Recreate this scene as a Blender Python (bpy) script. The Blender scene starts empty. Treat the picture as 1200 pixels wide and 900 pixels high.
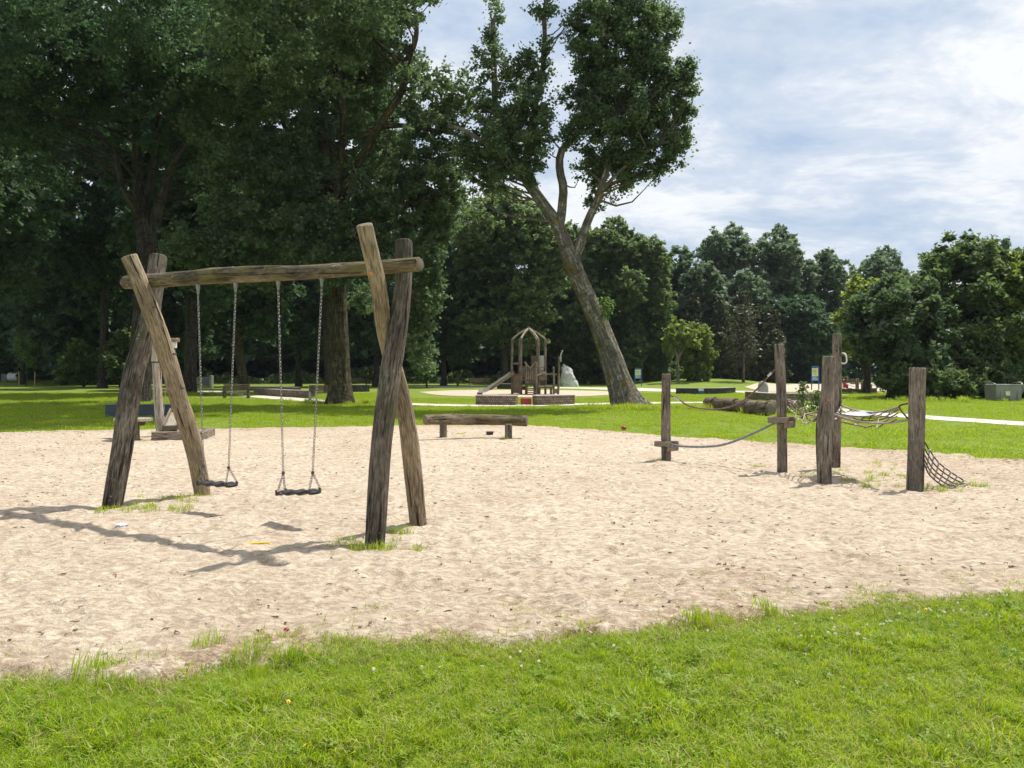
import bpy, math, random
import numpy as np
S = bpy.context.scene
COL = S.collection
R = math.radians

# ---------------------------------------------------------------- camera, sky, sun, exposure
CH = 1.6                     # eye height
F, CX, HY = 900.0, 600.0, 436.0   # focal length and horizon measured on the 1200x900 photograph
cam_d = bpy.data.cameras.new('camera'); cam = bpy.data.objects.new('camera', cam_d); COL.objects.link(cam)
cam.location = (0, 0, CH); cam.rotation_euler = (R(90), 0, 0)
cam_d.sensor_width = 36; cam_d.lens = 27; cam_d.shift_y = -14 / 1200
cam_d.clip_start = .05; cam_d.clip_end = 4000
S.camera = cam

SUN_V = np.array([1.0, .85, 2.57]); SUN_V /= np.linalg.norm(SUN_V)
sun_el = math.asin(SUN_V[2]); sun_az = math.atan2(SUN_V[0], SUN_V[1])
w = bpy.data.worlds.new('World'); S.world = w; w.use_nodes = True
wn, wl = w.node_tree.nodes, w.node_tree.links
wn.clear()
out = wn.new('ShaderNodeOutputWorld'); bg = wn.new('ShaderNodeBackground')
sky = wn.new('ShaderNodeTexSky'); sky.sky_type = 'NISHITA'; sky.sun_disc = False
sky.sun_elevation = sun_el; sky.sun_rotation = sun_az; sky.air_density = 1.0; sky.dust_density = 1.0; sky.ozone_density = 1.5
tc = wn.new('ShaderNodeTexCoord'); sep = wn.new('ShaderNodeSeparateXYZ'); wl.new(tc.outputs['Generated'], sep.inputs[0])
def wmath(op, a, b):
    n = wn.new('ShaderNodeMath'); n.operation = op
    for i, v in enumerate((a, b)):
        if isinstance(v, (int, float)): n.inputs[i].default_value = v
        else: wl.new(v, n.inputs[i])
    return n.outputs[0]
zz = wmath('ADD', wmath('MAXIMUM', sep.outputs[2], 0.0), .22)
cmb = wn.new('ShaderNodeCombineXYZ')
wl.new(wmath('DIVIDE', sep.outputs[0], zz), cmb.inputs[0]); wl.new(wmath('DIVIDE', sep.outputs[1], zz), cmb.inputs[1])
def wnoise(scale, detail, off, sy=1.0):
    m = wn.new('ShaderNodeMapping'); m.inputs['Location'].default_value = off; m.inputs['Scale'].default_value = (1, sy, 1)
    wl.new(cmb.outputs[0], m.inputs[0])
    n = wn.new('ShaderNodeTexNoise'); n.inputs['Scale'].default_value = scale; n.inputs['Detail'].default_value = detail
    n.inputs['Roughness'].default_value = .64; n.inputs['Distortion'].default_value = .25
    wl.new(m.outputs[0], n.inputs['Vector']); return n.outputs['Fac']
def wramp(fac, stops):
    r = wn.new('ShaderNodeValToRGB'); wl.new(fac, r.inputs[0]); cr = r.color_ramp
    cr.elements[0].position, cr.elements[0].color = stops[0][0], (*stops[0][1], 1)
    cr.elements[1].position, cr.elements[1].color = stops[1][0], (*stops[1][1], 1)
    for p, c in stops[2:]:
        e = cr.elements.new(p); e.color = (*c, 1)
    return r.outputs[0]
cov = wramp(wnoise(1.15, 7, (3.3, 1.7, 0), 1.0), [(.28, (.66,) * 3), (.52, (1,) * 3)])
tone = wramp(wnoise(2.0, 9, (2.6, 6.2, 0), 1.35), [(.34, (5.0, 6.3, 8.3)), (.48, (7.1, 7.95, 9.2)), (.59, (10.0, 10.25, 10.6))])
mx = wn.new('ShaderNodeMix'); mx.data_type = 'RGBA'
wl.new(cov, mx.inputs[0]); wl.new(sky.outputs[0], mx.inputs[6]); wl.new(tone, mx.inputs[7])
wl.new(mx.outputs[2], bg.inputs[0]); bg.inputs[1].default_value = .084
wl.new(bg.outputs[0], out.inputs[0])

sl = bpy.data.lights.new('sun', 'SUN'); sun = bpy.data.objects.new('sun', sl); COL.objects.link(sun)
sl.energy = 4.9; sl.angle = R(.9); sl.color = (1, .955, .88)
sun.rotation_euler = (R(90) - sun_el, 0, -sun_az + math.pi)
sun.location = (0, 0, 60)
S.view_settings.view_transform = 'Standard'; S.view_settings.look = 'None'
S.view_settings.exposure = .22; S.view_settings.gamma = 1
S.render.engine = 'CYCLES'; S.cycles.max_bounces = 6; S.cycles.transparent_max_bounces = 4

# ---------------------------------------------------------------- helpers
def G(px, py): Y = F * CH / (py - HY); return ((px - CX) / F * Y, Y)
def P(px, py, Y): return np.array([(px - CX) / F * Y, Y, CH - (py - HY) / F * Y])

def hash3(i, seed):
    i = i.astype(np.int64)
    n = i[..., 0] * 374761393 + i[..., 1] * 668265263 + i[..., 2] * 2147483647 + seed * 1274126177
    n = (n ^ (n >> 13)) * 1274126177; n = n & 0x7fffffff
    n = (n ^ (n >> 16)) * 60493; n = n & 0x7fffffff
    return (n % 100003) / 100003.0
def vnoise(p, seed=0):
    p = np.asarray(p, float); i = np.floor(p); f = p - i; f = f * f * (3 - 2 * f); r = 0
    for a in (0, 1):
        for b in (0, 1):
            for c in (0, 1):
                wt = (f[..., 0] if a else 1 - f[..., 0]) * (f[..., 1] if b else 1 - f[..., 1]) * (f[..., 2] if c else 1 - f[..., 2])
                r = r + wt * hash3(i + np.array([a, b, c]), seed)
    return r * 2 - 1
def fbm(p, oct=4, seed=0):
    s, a = 0, 1
    for k in range(oct): s = s + a * vnoise(np.asarray(p) * 2 ** k + k * 17.3, seed + k); a *= .5
    return s

def tag(o, label=None, cat=None, group=None, kind=None):
    if label: o['label'] = label
    if cat: o['category'] = cat
    if group: o['group'] = group
    if kind: o['kind'] = kind
    return o
ORG = {}
def thing(name, label, cat, loc=(0, 0, 0), group=None):
    o = bpy.data.objects.new(name, None); COL.objects.link(o); o.location = loc; o.empty_display_size = .2
    ORG[o] = np.array(loc, float); return tag(o, label, cat, group)
def org(p):
    while p is not None:
        if p in ORG: return ORG[p]
        p = p.parent
    return np.zeros(3)

def raw_mesh(name, V, faces, mats, attrs=None, smooth=True, midx=None):
    """faces: list of arrays (n,k) of vertex indices"""
    me = bpy.data.meshes.new(name); V = np.asarray(V, np.float32)
    loops = np.concatenate([np.asarray(f, np.int32).ravel() for f in faces])
    tot = np.concatenate([np.full(len(f), np.asarray(f).shape[1], np.int32) for f in faces])
    start = np.concatenate([[0], np.cumsum(tot)[:-1]]).astype(np.int32)
    me.vertices.add(len(V)); me.vertices.foreach_set('co', V.ravel())
    me.loops.add(len(loops)); me.loops.foreach_set('vertex_index', loops)
    me.polygons.add(len(tot)); me.polygons.foreach_set('loop_start', start)
    try: me.polygons.foreach_set('loop_total', tot)
    except Exception: pass
    me.polygons.foreach_set('use_smooth', np.full(len(tot), smooth, bool))
    for m in mats: me.materials.append(m)
    if midx is not None: me.polygons.foreach_set('material_index', np.asarray(midx, np.int32))
    for nm, (typ, dom, arr) in (attrs or {}).items():
        a = me.attributes.new(nm, typ, dom)
        a.data.foreach_set('vector' if typ == 'FLOAT_VECTOR' else 'value', np.asarray(arr, np.float32).ravel())
    me.update(calc_edges=True); me.validate()
    return me
def link(name, me, parent=None):
    o = bpy.data.objects.new(name, me); COL.objects.link(o)
    if parent is not None: o.parent = parent
    return o

class MB:
    """collects shapes in world coordinates and links them as ONE mesh object"""
    def __init__(s): s.V = []; s.F = {}; s.n = 0; s.L = []; s.sm = []; s.order = []
    def add(s, V, faces, lc=None):
        V = np.asarray(V, float).reshape(-1, 3)
        for f in faces:
            f = np.asarray(f, int)
            if len(f): s.order.append(f + s.n)
        s.V.append(V); s.L.append(V if lc is None else np.asarray(lc, float)); s.n += len(V); return s
    def box(s, c, size, rot=(0, 0, 0), bev=.0, ax=None):
        h = np.array(size, float) / 2; b = min(bev, h.min() * .9)
        if b <= 0:
            V = np.array([[x, y, z] for x in (-1, 1) for y in (-1, 1) for z in (-1, 1)]) * h
            Fq = [[0, 1, 3, 2], [4, 6, 7, 5], [0, 4, 5, 1], [2, 3, 7, 6], [0, 2, 6, 4], [1, 5, 7, 3]]; Ft = []
        else:
            V = []; idx = {}
            for a in range(3):
                for x in (-1, 1):
                    for y in (-1, 1):
                        for z in (-1, 1):
                            sgn = np.array([x, y, z]); v = sgn * (h - b); v[a] = sgn[a] * h[a]
                            idx[(a, x, y, z)] = len(V); V.append(v)
            V = np.array(V); Fq = []; Ft = []
            for a in range(3):
                u, v_ = [(1, 2), (2, 0), (0, 1)][a]
                for sg in (-1, 1):
                    q = []
                    for (p, q_) in ((-1, -1), (1, -1), (1, 1), (-1, 1)):
                        k = [0, 0, 0]; k[a] = sg; k[u] = p; k[v_] = q_; q.append(idx[(a, *k)])
                    Fq.append(q if sg > 0 else q[::-1])
            for a in range(3):
                u, v_ = [(1, 2), (2, 0), (0, 1)][a]
                for p in (-1, 1):
                    for q_ in (-1, 1):
                        k1 = [0, 0, 0]; k1[u] = p; k1[v_] = q_; k2 = list(k1); k1[a] = -1; k2[a] = 1
                        q = [idx[(u, *k1)], idx[(u, *k2)], idx[(v_, *k2)], idx[(v_, *k1)]]
                        Fq.append(q if p * q_ < 0 else q[::-1])
            for x in (-1, 1):
                for y in (-1, 1):
                    for z in (-1, 1):
                        t = [idx[(0, x, y, z)], idx[(1, x, y, z)], idx[(2, x, y, z)]]
                        Ft.append(t if x * y * z > 0 else t[::-1])
        lc = V.copy()
        big = int(np.argmax(size)); lc = np.roll(lc, 2 - big, axis=1) + np.array([(s.n * .37) % 5, (s.n * .73) % 5, (s.n * .19) % 7])
        M = rotm(rot) if ax is None else np.array(ax).T
        V = V @ M.T + np.array(c)
        return s.add(V, [Fq, Ft] if len(Ft) else [Fq], lc)
    def beam(s, a, b, w, h, bev=.008, up=(0, 0, 1)):
        a, b = np.array(a, float), np.array(b, float); d = b - a; L = np.linalg.norm(d); d /= L
        x = np.cross(up, d); n_ = np.linalg.norm(x); x = x / n_ if n_ > 1e-5 else np.array([1., 0, 0]); z = np.cross(d, x)
        return s.box((a + b) / 2, (w, L, h), bev=bev, ax=[x, d, z])
    def tube(s, pts, rad, seg=8, cap=True, off=0):
        V, L, q = tube_geo(pts, rad, seg); n = len(V) // seg; L = L + off
        fs = [q]
        if cap:
            V = np.vstack([V, [pts[0]], [pts[-1]]]); L = np.vstack([L, L[:seg].mean(0), L[-seg:].mean(0)]); c0 = n * seg
            j = np.arange(seg); fs.append(np.stack([np.full(seg, c0), (j + 1) % seg, j], 1))
            fs.append(np.stack([np.full(seg, c0 + 1), (n - 1) * seg + j, (n - 1) * seg + (j + 1) % seg], 1))
        return s.add(V, fs, L)
    def build(s, name, mat, parent=None, smooth=False, kind=None):
        V = np.vstack(s.V) - org(parent); quads = [f for f in s.order if f.shape[1] == 4]; tris = [f for f in s.order if f.shape[1] == 3]
        fs = ([np.vstack(quads)] if quads else []) + ([np.vstack(tris)] if tris else [])
        me = raw_mesh(name, V, fs, mat if isinstance(mat, list) else [mat], {'lc': ('FLOAT_VECTOR', 'POINT', np.vstack(s.L))}, smooth)
        o = link(name, me, parent)
        if kind: o['kind'] = kind
        return o

def rotm(r):
    cx, sx, cy, sy, cz, sz = math.cos(r[0]), math.sin(r[0]), math.cos(r[1]), math.sin(r[1]), math.cos(r[2]), math.sin(r[2])
    return np.array([[cz, -sz, 0], [sz, cz, 0], [0, 0, 1]]) @ np.array([[cy, 0, sy], [0, 1, 0], [-sy, 0, cy]]) @ np.array([[1, 0, 0], [0, cx, -sx], [0, sx, cx]])
def frames(pts):
    pts = np.asarray(pts, float); t = np.gradient(pts, axis=0); t /= np.linalg.norm(t, axis=1)[:, None] + 1e-12
    ref = np.array([0, 1., 0]) if abs(t[0][1]) < .8 else np.array([1., 0, 0])
    u = np.cross(t[0], ref); u /= np.linalg.norm(u); U = [u]
    for k in range(1, len(pts)):
        u = U[-1] - t[k] * np.dot(U[-1], t[k]); u /= np.linalg.norm(u) + 1e-12; U.append(u)
    U = np.array(U); return t, U, np.cross(t, U)
def tube_geo(pts, rad, seg, rmod=None):
    pts = np.asarray(pts, float); n = len(pts); rad = np.broadcast_to(np.asarray(rad, float), (n,))
    t, U, W = frames(pts); th = np.arange(seg) / seg * 2 * np.pi
    dist = np.concatenate([[0], np.cumsum(np.linalg.norm(np.diff(pts, axis=0), axis=1))])
    rr = np.repeat(rad[:, None], seg, 1)
    if rmod is not None: rr = rr * rmod(th[None, :], dist[:, None], rr)
    V = pts[:, None, :] + rr[..., None] * (np.cos(th)[None, :, None] * U[:, None, :] + np.sin(th)[None, :, None] * W[:, None, :])
    L = np.stack([rr * np.cos(th), rr * np.sin(th), np.repeat(dist[:, None], seg, 1)], -1)
    i, j = np.meshgrid(np.arange(n - 1), np.arange(seg), indexing='ij'); j2 = (j + 1) % seg
    q = np.stack([i * seg + j, i * seg + j2, (i + 1) * seg + j2, (i + 1) * seg + j], -1).reshape(-1, 4)
    return V.reshape(-1, 3), L.reshape(-1, 3), q
def spline(pts, n):
    pts = np.asarray(pts, float); m = len(pts)
    if m == 2: return pts[0] + (pts[1] - pts[0]) * np.linspace(0, 1, n)[:, None]
    ext = np.vstack([2 * pts[0] - pts[1], pts, 2 * pts[-1] - pts[-2]])
    d = np.concatenate([[0], np.cumsum(np.linalg.norm(np.diff(pts, axis=0)[:, :3], axis=1))]); u = np.interp(np.linspace(0, d[-1], n), d, np.arange(m))
    o = []
    for v in u:
        i = min(int(v), m - 2); f = v - i; p0, p1, p2, p3 = ext[i:i + 4]
        o.append(.5 * ((2 * p1) + (-p0 + p2) * f + (2 * p0 - 5 * p1 + 4 * p2 - p3) * f * f + (-p0 + 3 * p1 - 3 * p2 + p3) * f ** 3))
    return np.array(o)

def timber(name, pr, mat, parent, seg=48, step=.025, crack=.085, wob=.05, seed=1, bev=.015, ends=True):
    """a round log: pr = list of (x,y,z,r); its ends rounded over, long drying cracks cut in; bark/wood and end grain materials"""
    pr = np.asarray(pr, float); L = np.linalg.norm(np.diff(pr[:, :3], axis=0), axis=1).sum(); n = max(4, int(L / step))
    sp = spline(pr, n); pts, rad = sp[:, :3], sp[:, 3].copy()
    bend = np.stack([vnoise(np.stack([np.linspace(0, L * 1.3, n), np.full(n, k * 9.), np.full(n, seed * 3.1)], -1), seed + k) for k in range(3)], -1)
    pts = pts + bend * rad[:, None] * wob
    b = min(bev, rad.min() * (.5 if bev > .1 else .3))
    t = np.gradient(pts, axis=0); t /= np.linalg.norm(t, axis=1)[:, None]
    pts = np.vstack([pts[0] + t[0] * 0, pts[0] + t[0] * b * .3, pts[0] + t[0] * b, pts[1:-1], pts[-1] - t[-1] * b, pts[-1] - t[-1] * b * .3, pts[-1]])
    rad = np.concatenate([[rad[0] - b, rad[0] - b * .3, rad[0]], rad[1:-1], [rad[-1], rad[-1] - b * .3, rad[-1] - b]])
    def rmod(th, d, rr):
        r0 = rr.mean(); th, d = np.broadcast_arrays(th, d)
        q = np.stack([np.cos(th) * 1.1, np.sin(th) * 1.1, d * 1.6 + seed * 7], -1)
        v = 1 + .05 * vnoise(q, seed) + .025 * vnoise(q * 3, seed + 5)
        g = vnoise(np.stack([np.cos(th) * 3.2, np.sin(th) * 3.2, d * .9 + seed * 3], -1), seed + 9)
        g2 = vnoise(np.stack([np.cos(th) * 7, np.sin(th) * 7, d * 2.2 + seed], -1), seed + 11)
        v = v - crack * np.exp(-(g / .06) ** 2) - crack * .35 * np.exp(-(g2 / .12) ** 2)
        kn = vnoise(np.stack([np.cos(th) * 1.8, np.sin(th) * 1.8, d * 3.1 + seed * 5], -1), seed + 21)
        return v + .07 * np.clip(kn - .55, 0, 1)
    V, Lc, q = tube_geo(pts, rad, seg, rmod); m = len(pts)
    Lc = Lc + np.array([0, 0, seed * 3.7])
    c0 = m * seg; V = np.vstack([V, [pts[0]], [pts[-1]]]); Lc = np.vstack([Lc, [0, 0, seed * 3.7], [0, 0, seed * 3.7 + L]])
    j = np.arange(seg)
    t1 = np.stack([np.full(seg, c0), (j + 1) % seg, j], 1); t2 = np.stack([np.full(seg, c0 + 1), (m - 1) * seg + j, (m - 1) * seg + (j + 1) % seg], 1)
    me = raw_mesh(name, V - org(parent), [q, t1, t2], [mat, M['end_grain']], {'lc': ('FLOAT_VECTOR', 'POINT', Lc)}, True,
                  np.concatenate([np.zeros(len(q)), np.ones(2 * seg)]))
    return link(name, me, parent)

# ---------------------------------------------------------------- materials
class NT:
    def __init__(s, name):
        s.m = bpy.data.materials.new(name); s.m.use_nodes = True; s.t = s.m.node_tree; s.t.nodes.clear()
        s.out = s.n('ShaderNodeOutputMaterial')
    def n(s, typ, **kw):
        x = s.t.nodes.new(typ)
        for k, v in kw.items(): setattr(x, k, v)
        return x
    def set(s, sock, v):
        if hasattr(v, 'is_linked') or hasattr(v, 'links'): s.t.links.new(v, sock)
        elif isinstance(v, tuple) and len(v) == 3 and sock.type == 'RGBA': sock.default_value = (*v, 1)
        else: sock.default_value = v
    def coord(s, kind='lc'):
        if kind == 'lc': a = s.n('ShaderNodeAttribute'); a.attribute_name = 'lc'; return a.outputs['Vector']
        if kind == 'world': return s.n('ShaderNodeNewGeometry').outputs['Position']
        return s.n('ShaderNodeTexCoord').outputs['Object']
    def mapv(s, v, scale=(1, 1, 1), loc=(0, 0, 0)):
        m = s.n('ShaderNodeMapping'); s.set(m.inputs[0], v); m.inputs['Scale'].default_value = scale; m.inputs['Location'].default_value = loc; return m.outputs[0]
    def noise(s, v, scale, detail=4, rough=.55, dist=0.0):
        x = s.n('ShaderNodeTexNoise'); s.set(x.inputs['Vector'], v); x.inputs['Scale'].default_value = scale
        x.inputs['Detail'].default_value = detail; x.inputs['Roughness'].default_value = rough; x.inputs['Distortion'].default_value = dist; return x.outputs['Fac']
    def vor(s, v, scale, feat='F1', outp='Distance'):
        x = s.n('ShaderNodeTexVoronoi'); x.feature = feat; s.set(x.inputs['Vector'], v); x.inputs['Scale'].default_value = scale; return x.outputs[outp]
    def ramp(s, fac, stops, mode='LINEAR'):
        r = s.n('ShaderNodeValToRGB'); s.set(r.inputs[0], fac); cr = r.color_ramp; cr.interpolation = mode
        for k, (p, c) in enumerate(stops):
            c = c if isinstance(c, tuple) else (c, c, c)
            if k < 2: cr.elements[k].position = p; cr.elements[k].color = (*c, 1)
            else: e = cr.elements.new(p); e.color = (*c, 1)
        return r.outputs[0]
    def mix(s, fac, a, b, mode='MIX'):
        x = s.n('ShaderNodeMix'); x.data_type = 'RGBA'; x.blend_type = mode
        s.set(x.inputs[0], fac); s.set(x.inputs[6], a); s.set(x.inputs[7], b); return x.outputs[2]
    def math(s, op, a, b=0.0):
        x = s.n('ShaderNodeMath'); x.operation = op; s.set(x.inputs[0], a); s.set(x.inputs[1], b); return x.outputs[0]
    def bump(s, h, strength=.5, dist=.01):
        x = s.n('ShaderNodeBump'); x.inputs['Strength'].default_value = strength; x.inputs['Distance'].default_value = dist; s.set(x.inputs['Height'], h); return x.outputs[0]
    def pbr(s, color, rough=.8, metal=0.0, normal=None, spec=.5):
        b = s.n('ShaderNodeBsdfPrincipled'); s.set(b.inputs['Base Color'], color); s.set(b.inputs['Roughness'], rough); s.set(b.inputs['Metallic'], metal)
        b.inputs['Specular IOR Level'].default_value = spec
        if normal is not None: s.set(b.inputs['Normal'], normal)
        s.t.links.new(b.outputs[0], s.out.inputs[0]); return b
M = {}
def wood_mat(name, base, dark, light, moss=None, mossamt=.5, lichen=.0, streak=1.0):
    t = NT(name); c = t.coord()
    fib = t.noise(t.mapv(c, (60, 60, 8)), 1, 6, .7); broad = t.noise(t.mapv(c, (10, 10, 3.2)), 1, 5, .65); big = t.noise(t.mapv(c, (2.5, 2.5, 1.6)), 1, 3)
    col = t.mix(t.ramp(fib, [(.38, 0.), (.62, 1.)]), dark, light)
    col = t.mix(t.ramp(broad, [(.35, 0.), (.62, .55)]), col, base)
    crk = t.ramp(t.noise(t.mapv(c, (28, 28, 1.5)), 1, 4, .55), [(.34, 1.), (.42, 0.)])
    col = t.mix(crk, col, tuple(x * .3 for x in dark))
    col = t.mix(t.ramp(big, [(.38, .75 * streak), (.6, 0.)]), col, tuple(x * .55 for x in dark))
    col = t.mix(t.ramp(t.noise(t.mapv(c, (5, 5, 1.3), (2, 7, 3)), 1, 6, .75), [(.56, 0.), (.68, .45)]), col, tuple(min(.6, x * 1.15) for x in light))
    if moss: col = t.mix(t.ramp(t.noise(t.mapv(c, (3, 3, 2.2), (4, 1, 2)), 1, 5, .65), [(.62 - .2 * mossamt, 0.), (.72 - .1 * mossamt, .8)]), col, moss)
    if lichen: col = t.mix(t.ramp(t.noise(t.mapv(c, (13, 13, 10)), 1, 5, .75), [(.665 - lichen * .1, 0.), (.69 - lichen * .1, .75)]), col, (.46, .46, .38))
    h = t.math('SUBTRACT', t.math('ADD', fib, t.math('MULTIPLY', broad, .6)), t.math('MULTIPLY', crk, 1.6))
    t.pbr(col, .88, 0., t.bump(h, 1.0, .014), .25); M[name] = t.m; return t.m
wood_mat('wood_grey', (.21, .165, .115), (.085, .06, .04), (.33, .27, .2), (.13, .115, .035), .35, .15, .8)
wood_mat('wood_tan', (.32, .245, .155), (.10, .07, .043), (.50, .41, .28), (.17, .14, .045), .3, .1, .5)
wood_mat('wood_dark', (.10, .08, .06), (.028, .021, .015), (.32, .27, .21), (.09, .085, .03), .3, .12, .8)
wood_mat('wood_beam', (.15, .115, .07), (.042, .030, .02), (.34, .275, .19), (.16, .14, .045), .7, .35, .9)
wood_mat('wood_post', (.24, .20, .155), (.075, .058, .044), (.40, .345, .28), (.11, .105, .05), .3, .2, .7)
wood_mat('wood_plank', (.27, .215, .16), (.11, .085, .06), (.38, .32, .25), None, 0, 0, .4)
wood_mat('wood_deck', (.17, .125, .085), (.07, .05, .035), (.26, .2, .14), None, 0, 0, .4)
wood_mat('wood_bleached', (.46, .40, .31), (.22, .17, .12), (.58, .52, .42), None, 0, 0, .3)
wood_mat('wood_log', (.19, .145, .10), (.07, .05, .035), (.29, .235, .17), (.12, .10, .05), .3, .3, .7)
t = NT('end_grain'); c = t.coord(); rg = t.n('ShaderNodeTexWave'); rg.wave_type = 'RINGS'; rg.rings_direction = 'Z'; t.set(rg.inputs[0], c)
rg.inputs['Scale'].default_value = 22; rg.inputs['Distortion'].default_value = 2.5; rg.inputs['Detail'].default_value = 3
t.pbr(t.mix(t.noise(c, 14, 5, .7), t.mix(rg.outputs['Fac'], (.20, .165, .125), (.30, .255, .20)), (.12, .095, .07)), .9, 0., t.bump(rg.outputs['Fac'], .3, .004), .2); M['end_grain'] = t.m
def plain(name, col, rough=.6, metal=0., var=.25, scale=30, spec=.5, bump=.2, coord='lc'):
    t = NT(name); c = t.coord(coord); n = t.noise(c, scale, 5, .65); n2 = t.noise(c, scale * .17, 3)
    k = t.mix(t.ramp(n2, [(.3, 0.), (.7, 1.)]), tuple(x * (1 - var) for x in col), tuple(min(1, x * (1 + var * .7)) for x in col))
    k = t.mix(t.ramp(n, [(.35, .35), (.6, 0.)]), k, tuple(x * .55 for x in col))
    t.pbr(k, rough, metal, t.bump(n, bump, .003), spec); M[name] = t.m; return t.m
plain('steel', (.30, .29, .28), .42, .85, .2, 60); plain('steel_dark', (.10, .10, .10), .5, .7, .2, 60)
plain('rubber', (.022, .022, .024), .55, 0, .3, 40); plain('rope_red', (.20, .115, .10), .85, 0, .3, 90); plain('rope_dark', (.085, .06, .058), .85, 0, .3, 90)
plain('rope_grey', (.23, .225, .24), .7, 0, .2, 90); plain('rope_pale', (.36, .29, .26), .85, 0, .3, 90); plain('connector', (.62, .63, .65), .4, .2, .1, 50)
plain('mat_grey', (.48, .48, .50), .6, 0, .15, 20); plain('blue_grey_paint', (.052, .068, .085), .6, 0, .2, 8)
plain('red_paint', (.33, .018, .028), .5, 0, .2, 10); plain('blue_paint', (.012, .10, .27), .4, 0, .12, 10); plain('white_paint', (.74, .74, .72), .5, 0, .1, 10)
plain('light_blue_print', (.25, .42, .62), .4, 0, .1, 10); plain('map_green', (.42, .60, .25), .5, 0, .3, 14); plain('map_yellow', (.72, .72, .40), .5, 0, .2, 14)
plain('orange_plastic', (.75, .22, .02), .5, 0, .1, 30); plain('yellow_plastic', (.75, .48, .03), .5, 0, .1, 30); plain('galvanised', (.27, .27, .255), .65, .1, .25, 7)
plain('inside_shade_black', (.012, .012, .014), .8, 0, .2, 10); plain('slide_steel', (.52, .51, .48), .35, .3, .15, 10); plain('panel_pale', (.62, .62, .60), .6, 0, .1, 10)  # the near-black colour stands in for shade inside openings
plain('concrete', (.33, .32, .30), .9, 0, .2, 12); plain('grey_paint', (.12, .145, .165), .6, 0, .2, 9); plain('stone_pale', (.60, .60, .57), .85, 0, .35, 3, bump=.8)
plain('stone_grey', (.28, .28, .27), .9, 0, .3, 6); plain('litter_white', (.8, .8, .8), .6, 0, .1, 20); plain('stake_wood', (.50, .33, .18), .8, 0, .2, 30)

# brick stacks of the low seat walls
def brick_mat(name, c1, c2, mortar, sx=.105, sz=.06):
    t = NT(name); g = t.coord()
    br = t.n('ShaderNodeTexBrick'); t.set(br.inputs['Vector'], g); t.set(br.inputs['Color1'], c1); t.set(br.inputs['Color2'], c2); t.set(br.inputs['Mortar'], mortar)
    br.inputs['Scale'].default_value = 1; br.inputs['Mortar Size'].default_value = .012; br.inputs['Brick Width'].default_value = sx; br.inputs['Row Height'].default_value = sz * 2
    br.inputs['Mortar Smooth'].default_value = .1; br.offset = .5
    k = t.mix(t.ramp(t.noise(g, 3.5, 4), [(.35, .7), (.6, 0.)]), br.outputs['Color'], tuple(x * .35 for x in c1))
    t.pbr(k, .9, 0., t.bump(br.outputs['Fac'], -.6, .01), .2); M[name] = t.m
brick_mat('brick_brown', (.24, .18, .135), (.36, .29, .22), (.06, .045, .035))
brick_mat('brick_dark', (.07, .068, .068), (.13, .125, .12), (.03, .03, .03))

# bark
def bark_mat(name, base, dark, orange=.0, green=0., smooth_top=False):
    t = NT(name); c = t.coord(); v = t.mapv(c, (7, 7, 1.7))
    r = t.noise(v, 1.6, 6, .7); rid = t.ramp(t.noise(t.mapv(c, (11, 11, 1.5)), 1, 5, .6), [(.38, 0.), (.55, 1.)])
    col = t.mix(rid, dark, base); col = t.mix(t.ramp(r, [(.4, .6), (.6, 0.)]), col, tuple(x * .45 for x in base))
    band = t.ramp(t.noise(t.mapv(c, (1.6, 1.6, 6.5)), 1, 6, .75), [(.50, 0.), (.60, .8)])
    col = t.mix(band, col, dark)
    if orange: col = t.mix(t.ramp(t.noise(t.mapv(c, (4.2, 4.2, 2.4), (3, 5, 1)), 1, 7, .75), [(.60 - orange * .12, 0.), (.65 - orange * .10, .9)]), col, (.34, .23, .045))
    if green: col = t.mix(t.ramp(t.noise(t.mapv(c, (1.4, 1.4, .8), (8, 2, 1)), 1, 5, .7), [(.60 - green * .2, 0.), (.72 - green * .1, .8)]), col, (.10, .095, .03))
    sp = t.ramp(t.noise(t.mapv(c, (14, 14, 9)), 1, 5, .8), [(.36, .8), (.46, 0.)]); col = t.mix(sp, col, tuple(x * .5 for x in dark))
    t.pbr(col, .92, 0., t.bump(t.math('ADD', t.math('ADD', rid, r), t.math('MULTIPLY', sp, -.6)), 1., .11), .15); M[name] = t.m
bark_mat('bark_poplar', (.42, .39, .335), (.15, .13, .105), .5, .25); bark_mat('bark_brown', (.17, .15, .11), (.045, .038, .028), .45, .6)
bark_mat('bark_dark', (.13, .12, .10), (.04, .033, .028), 0., .4); bark_mat('bark_pale', (.30, .27, .23), (.12, .10, .085), 0., .2)

# leaves: reflect plus let light through, each leaf its own tint
def leaf_mat(name, a, b, trans, tf=.48, rough=.5, spec=.35):
    t = NT(name); at = t.n('ShaderNodeAttribute'); at.attribute_name = 'tint'; f = at.outputs['Fac']
    col = t.mix(f, a, b); n = t.noise(t.coord('world'), .35, 2)
    col = t.mix(t.ramp(n, [(.35, 0.), (.65, .5)]), col, tuple(x * y for x, y in zip(b, (1.05, 1.05, .85))))
    p = t.n('ShaderNodeBsdfPrincipled'); t.set(p.inputs['Base Color'], col); p.inputs['Roughness'].default_value = rough; p.inputs['Specular IOR Level'].default_value = spec
    tr = t.n('ShaderNodeBsdfTranslucent'); t.set(tr.inputs[0], t.mix(f, trans, tuple(x * 1.5 for x in trans)))
    mxs = t.n('ShaderNodeMixShader'); mxs.inputs[0].default_value = tf
    t.t.links.new(p.outputs[0], mxs.inputs[1]); t.t.links.new(tr.outputs[0], mxs.inputs[2]); t.t.links.new(mxs.outputs[0], t.out.inputs[0]); M[name] = t.m
leaf_mat('leaf_poplar', (.034, .054, .026), (.14, .195, .12), (.12, .19, .065))
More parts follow.
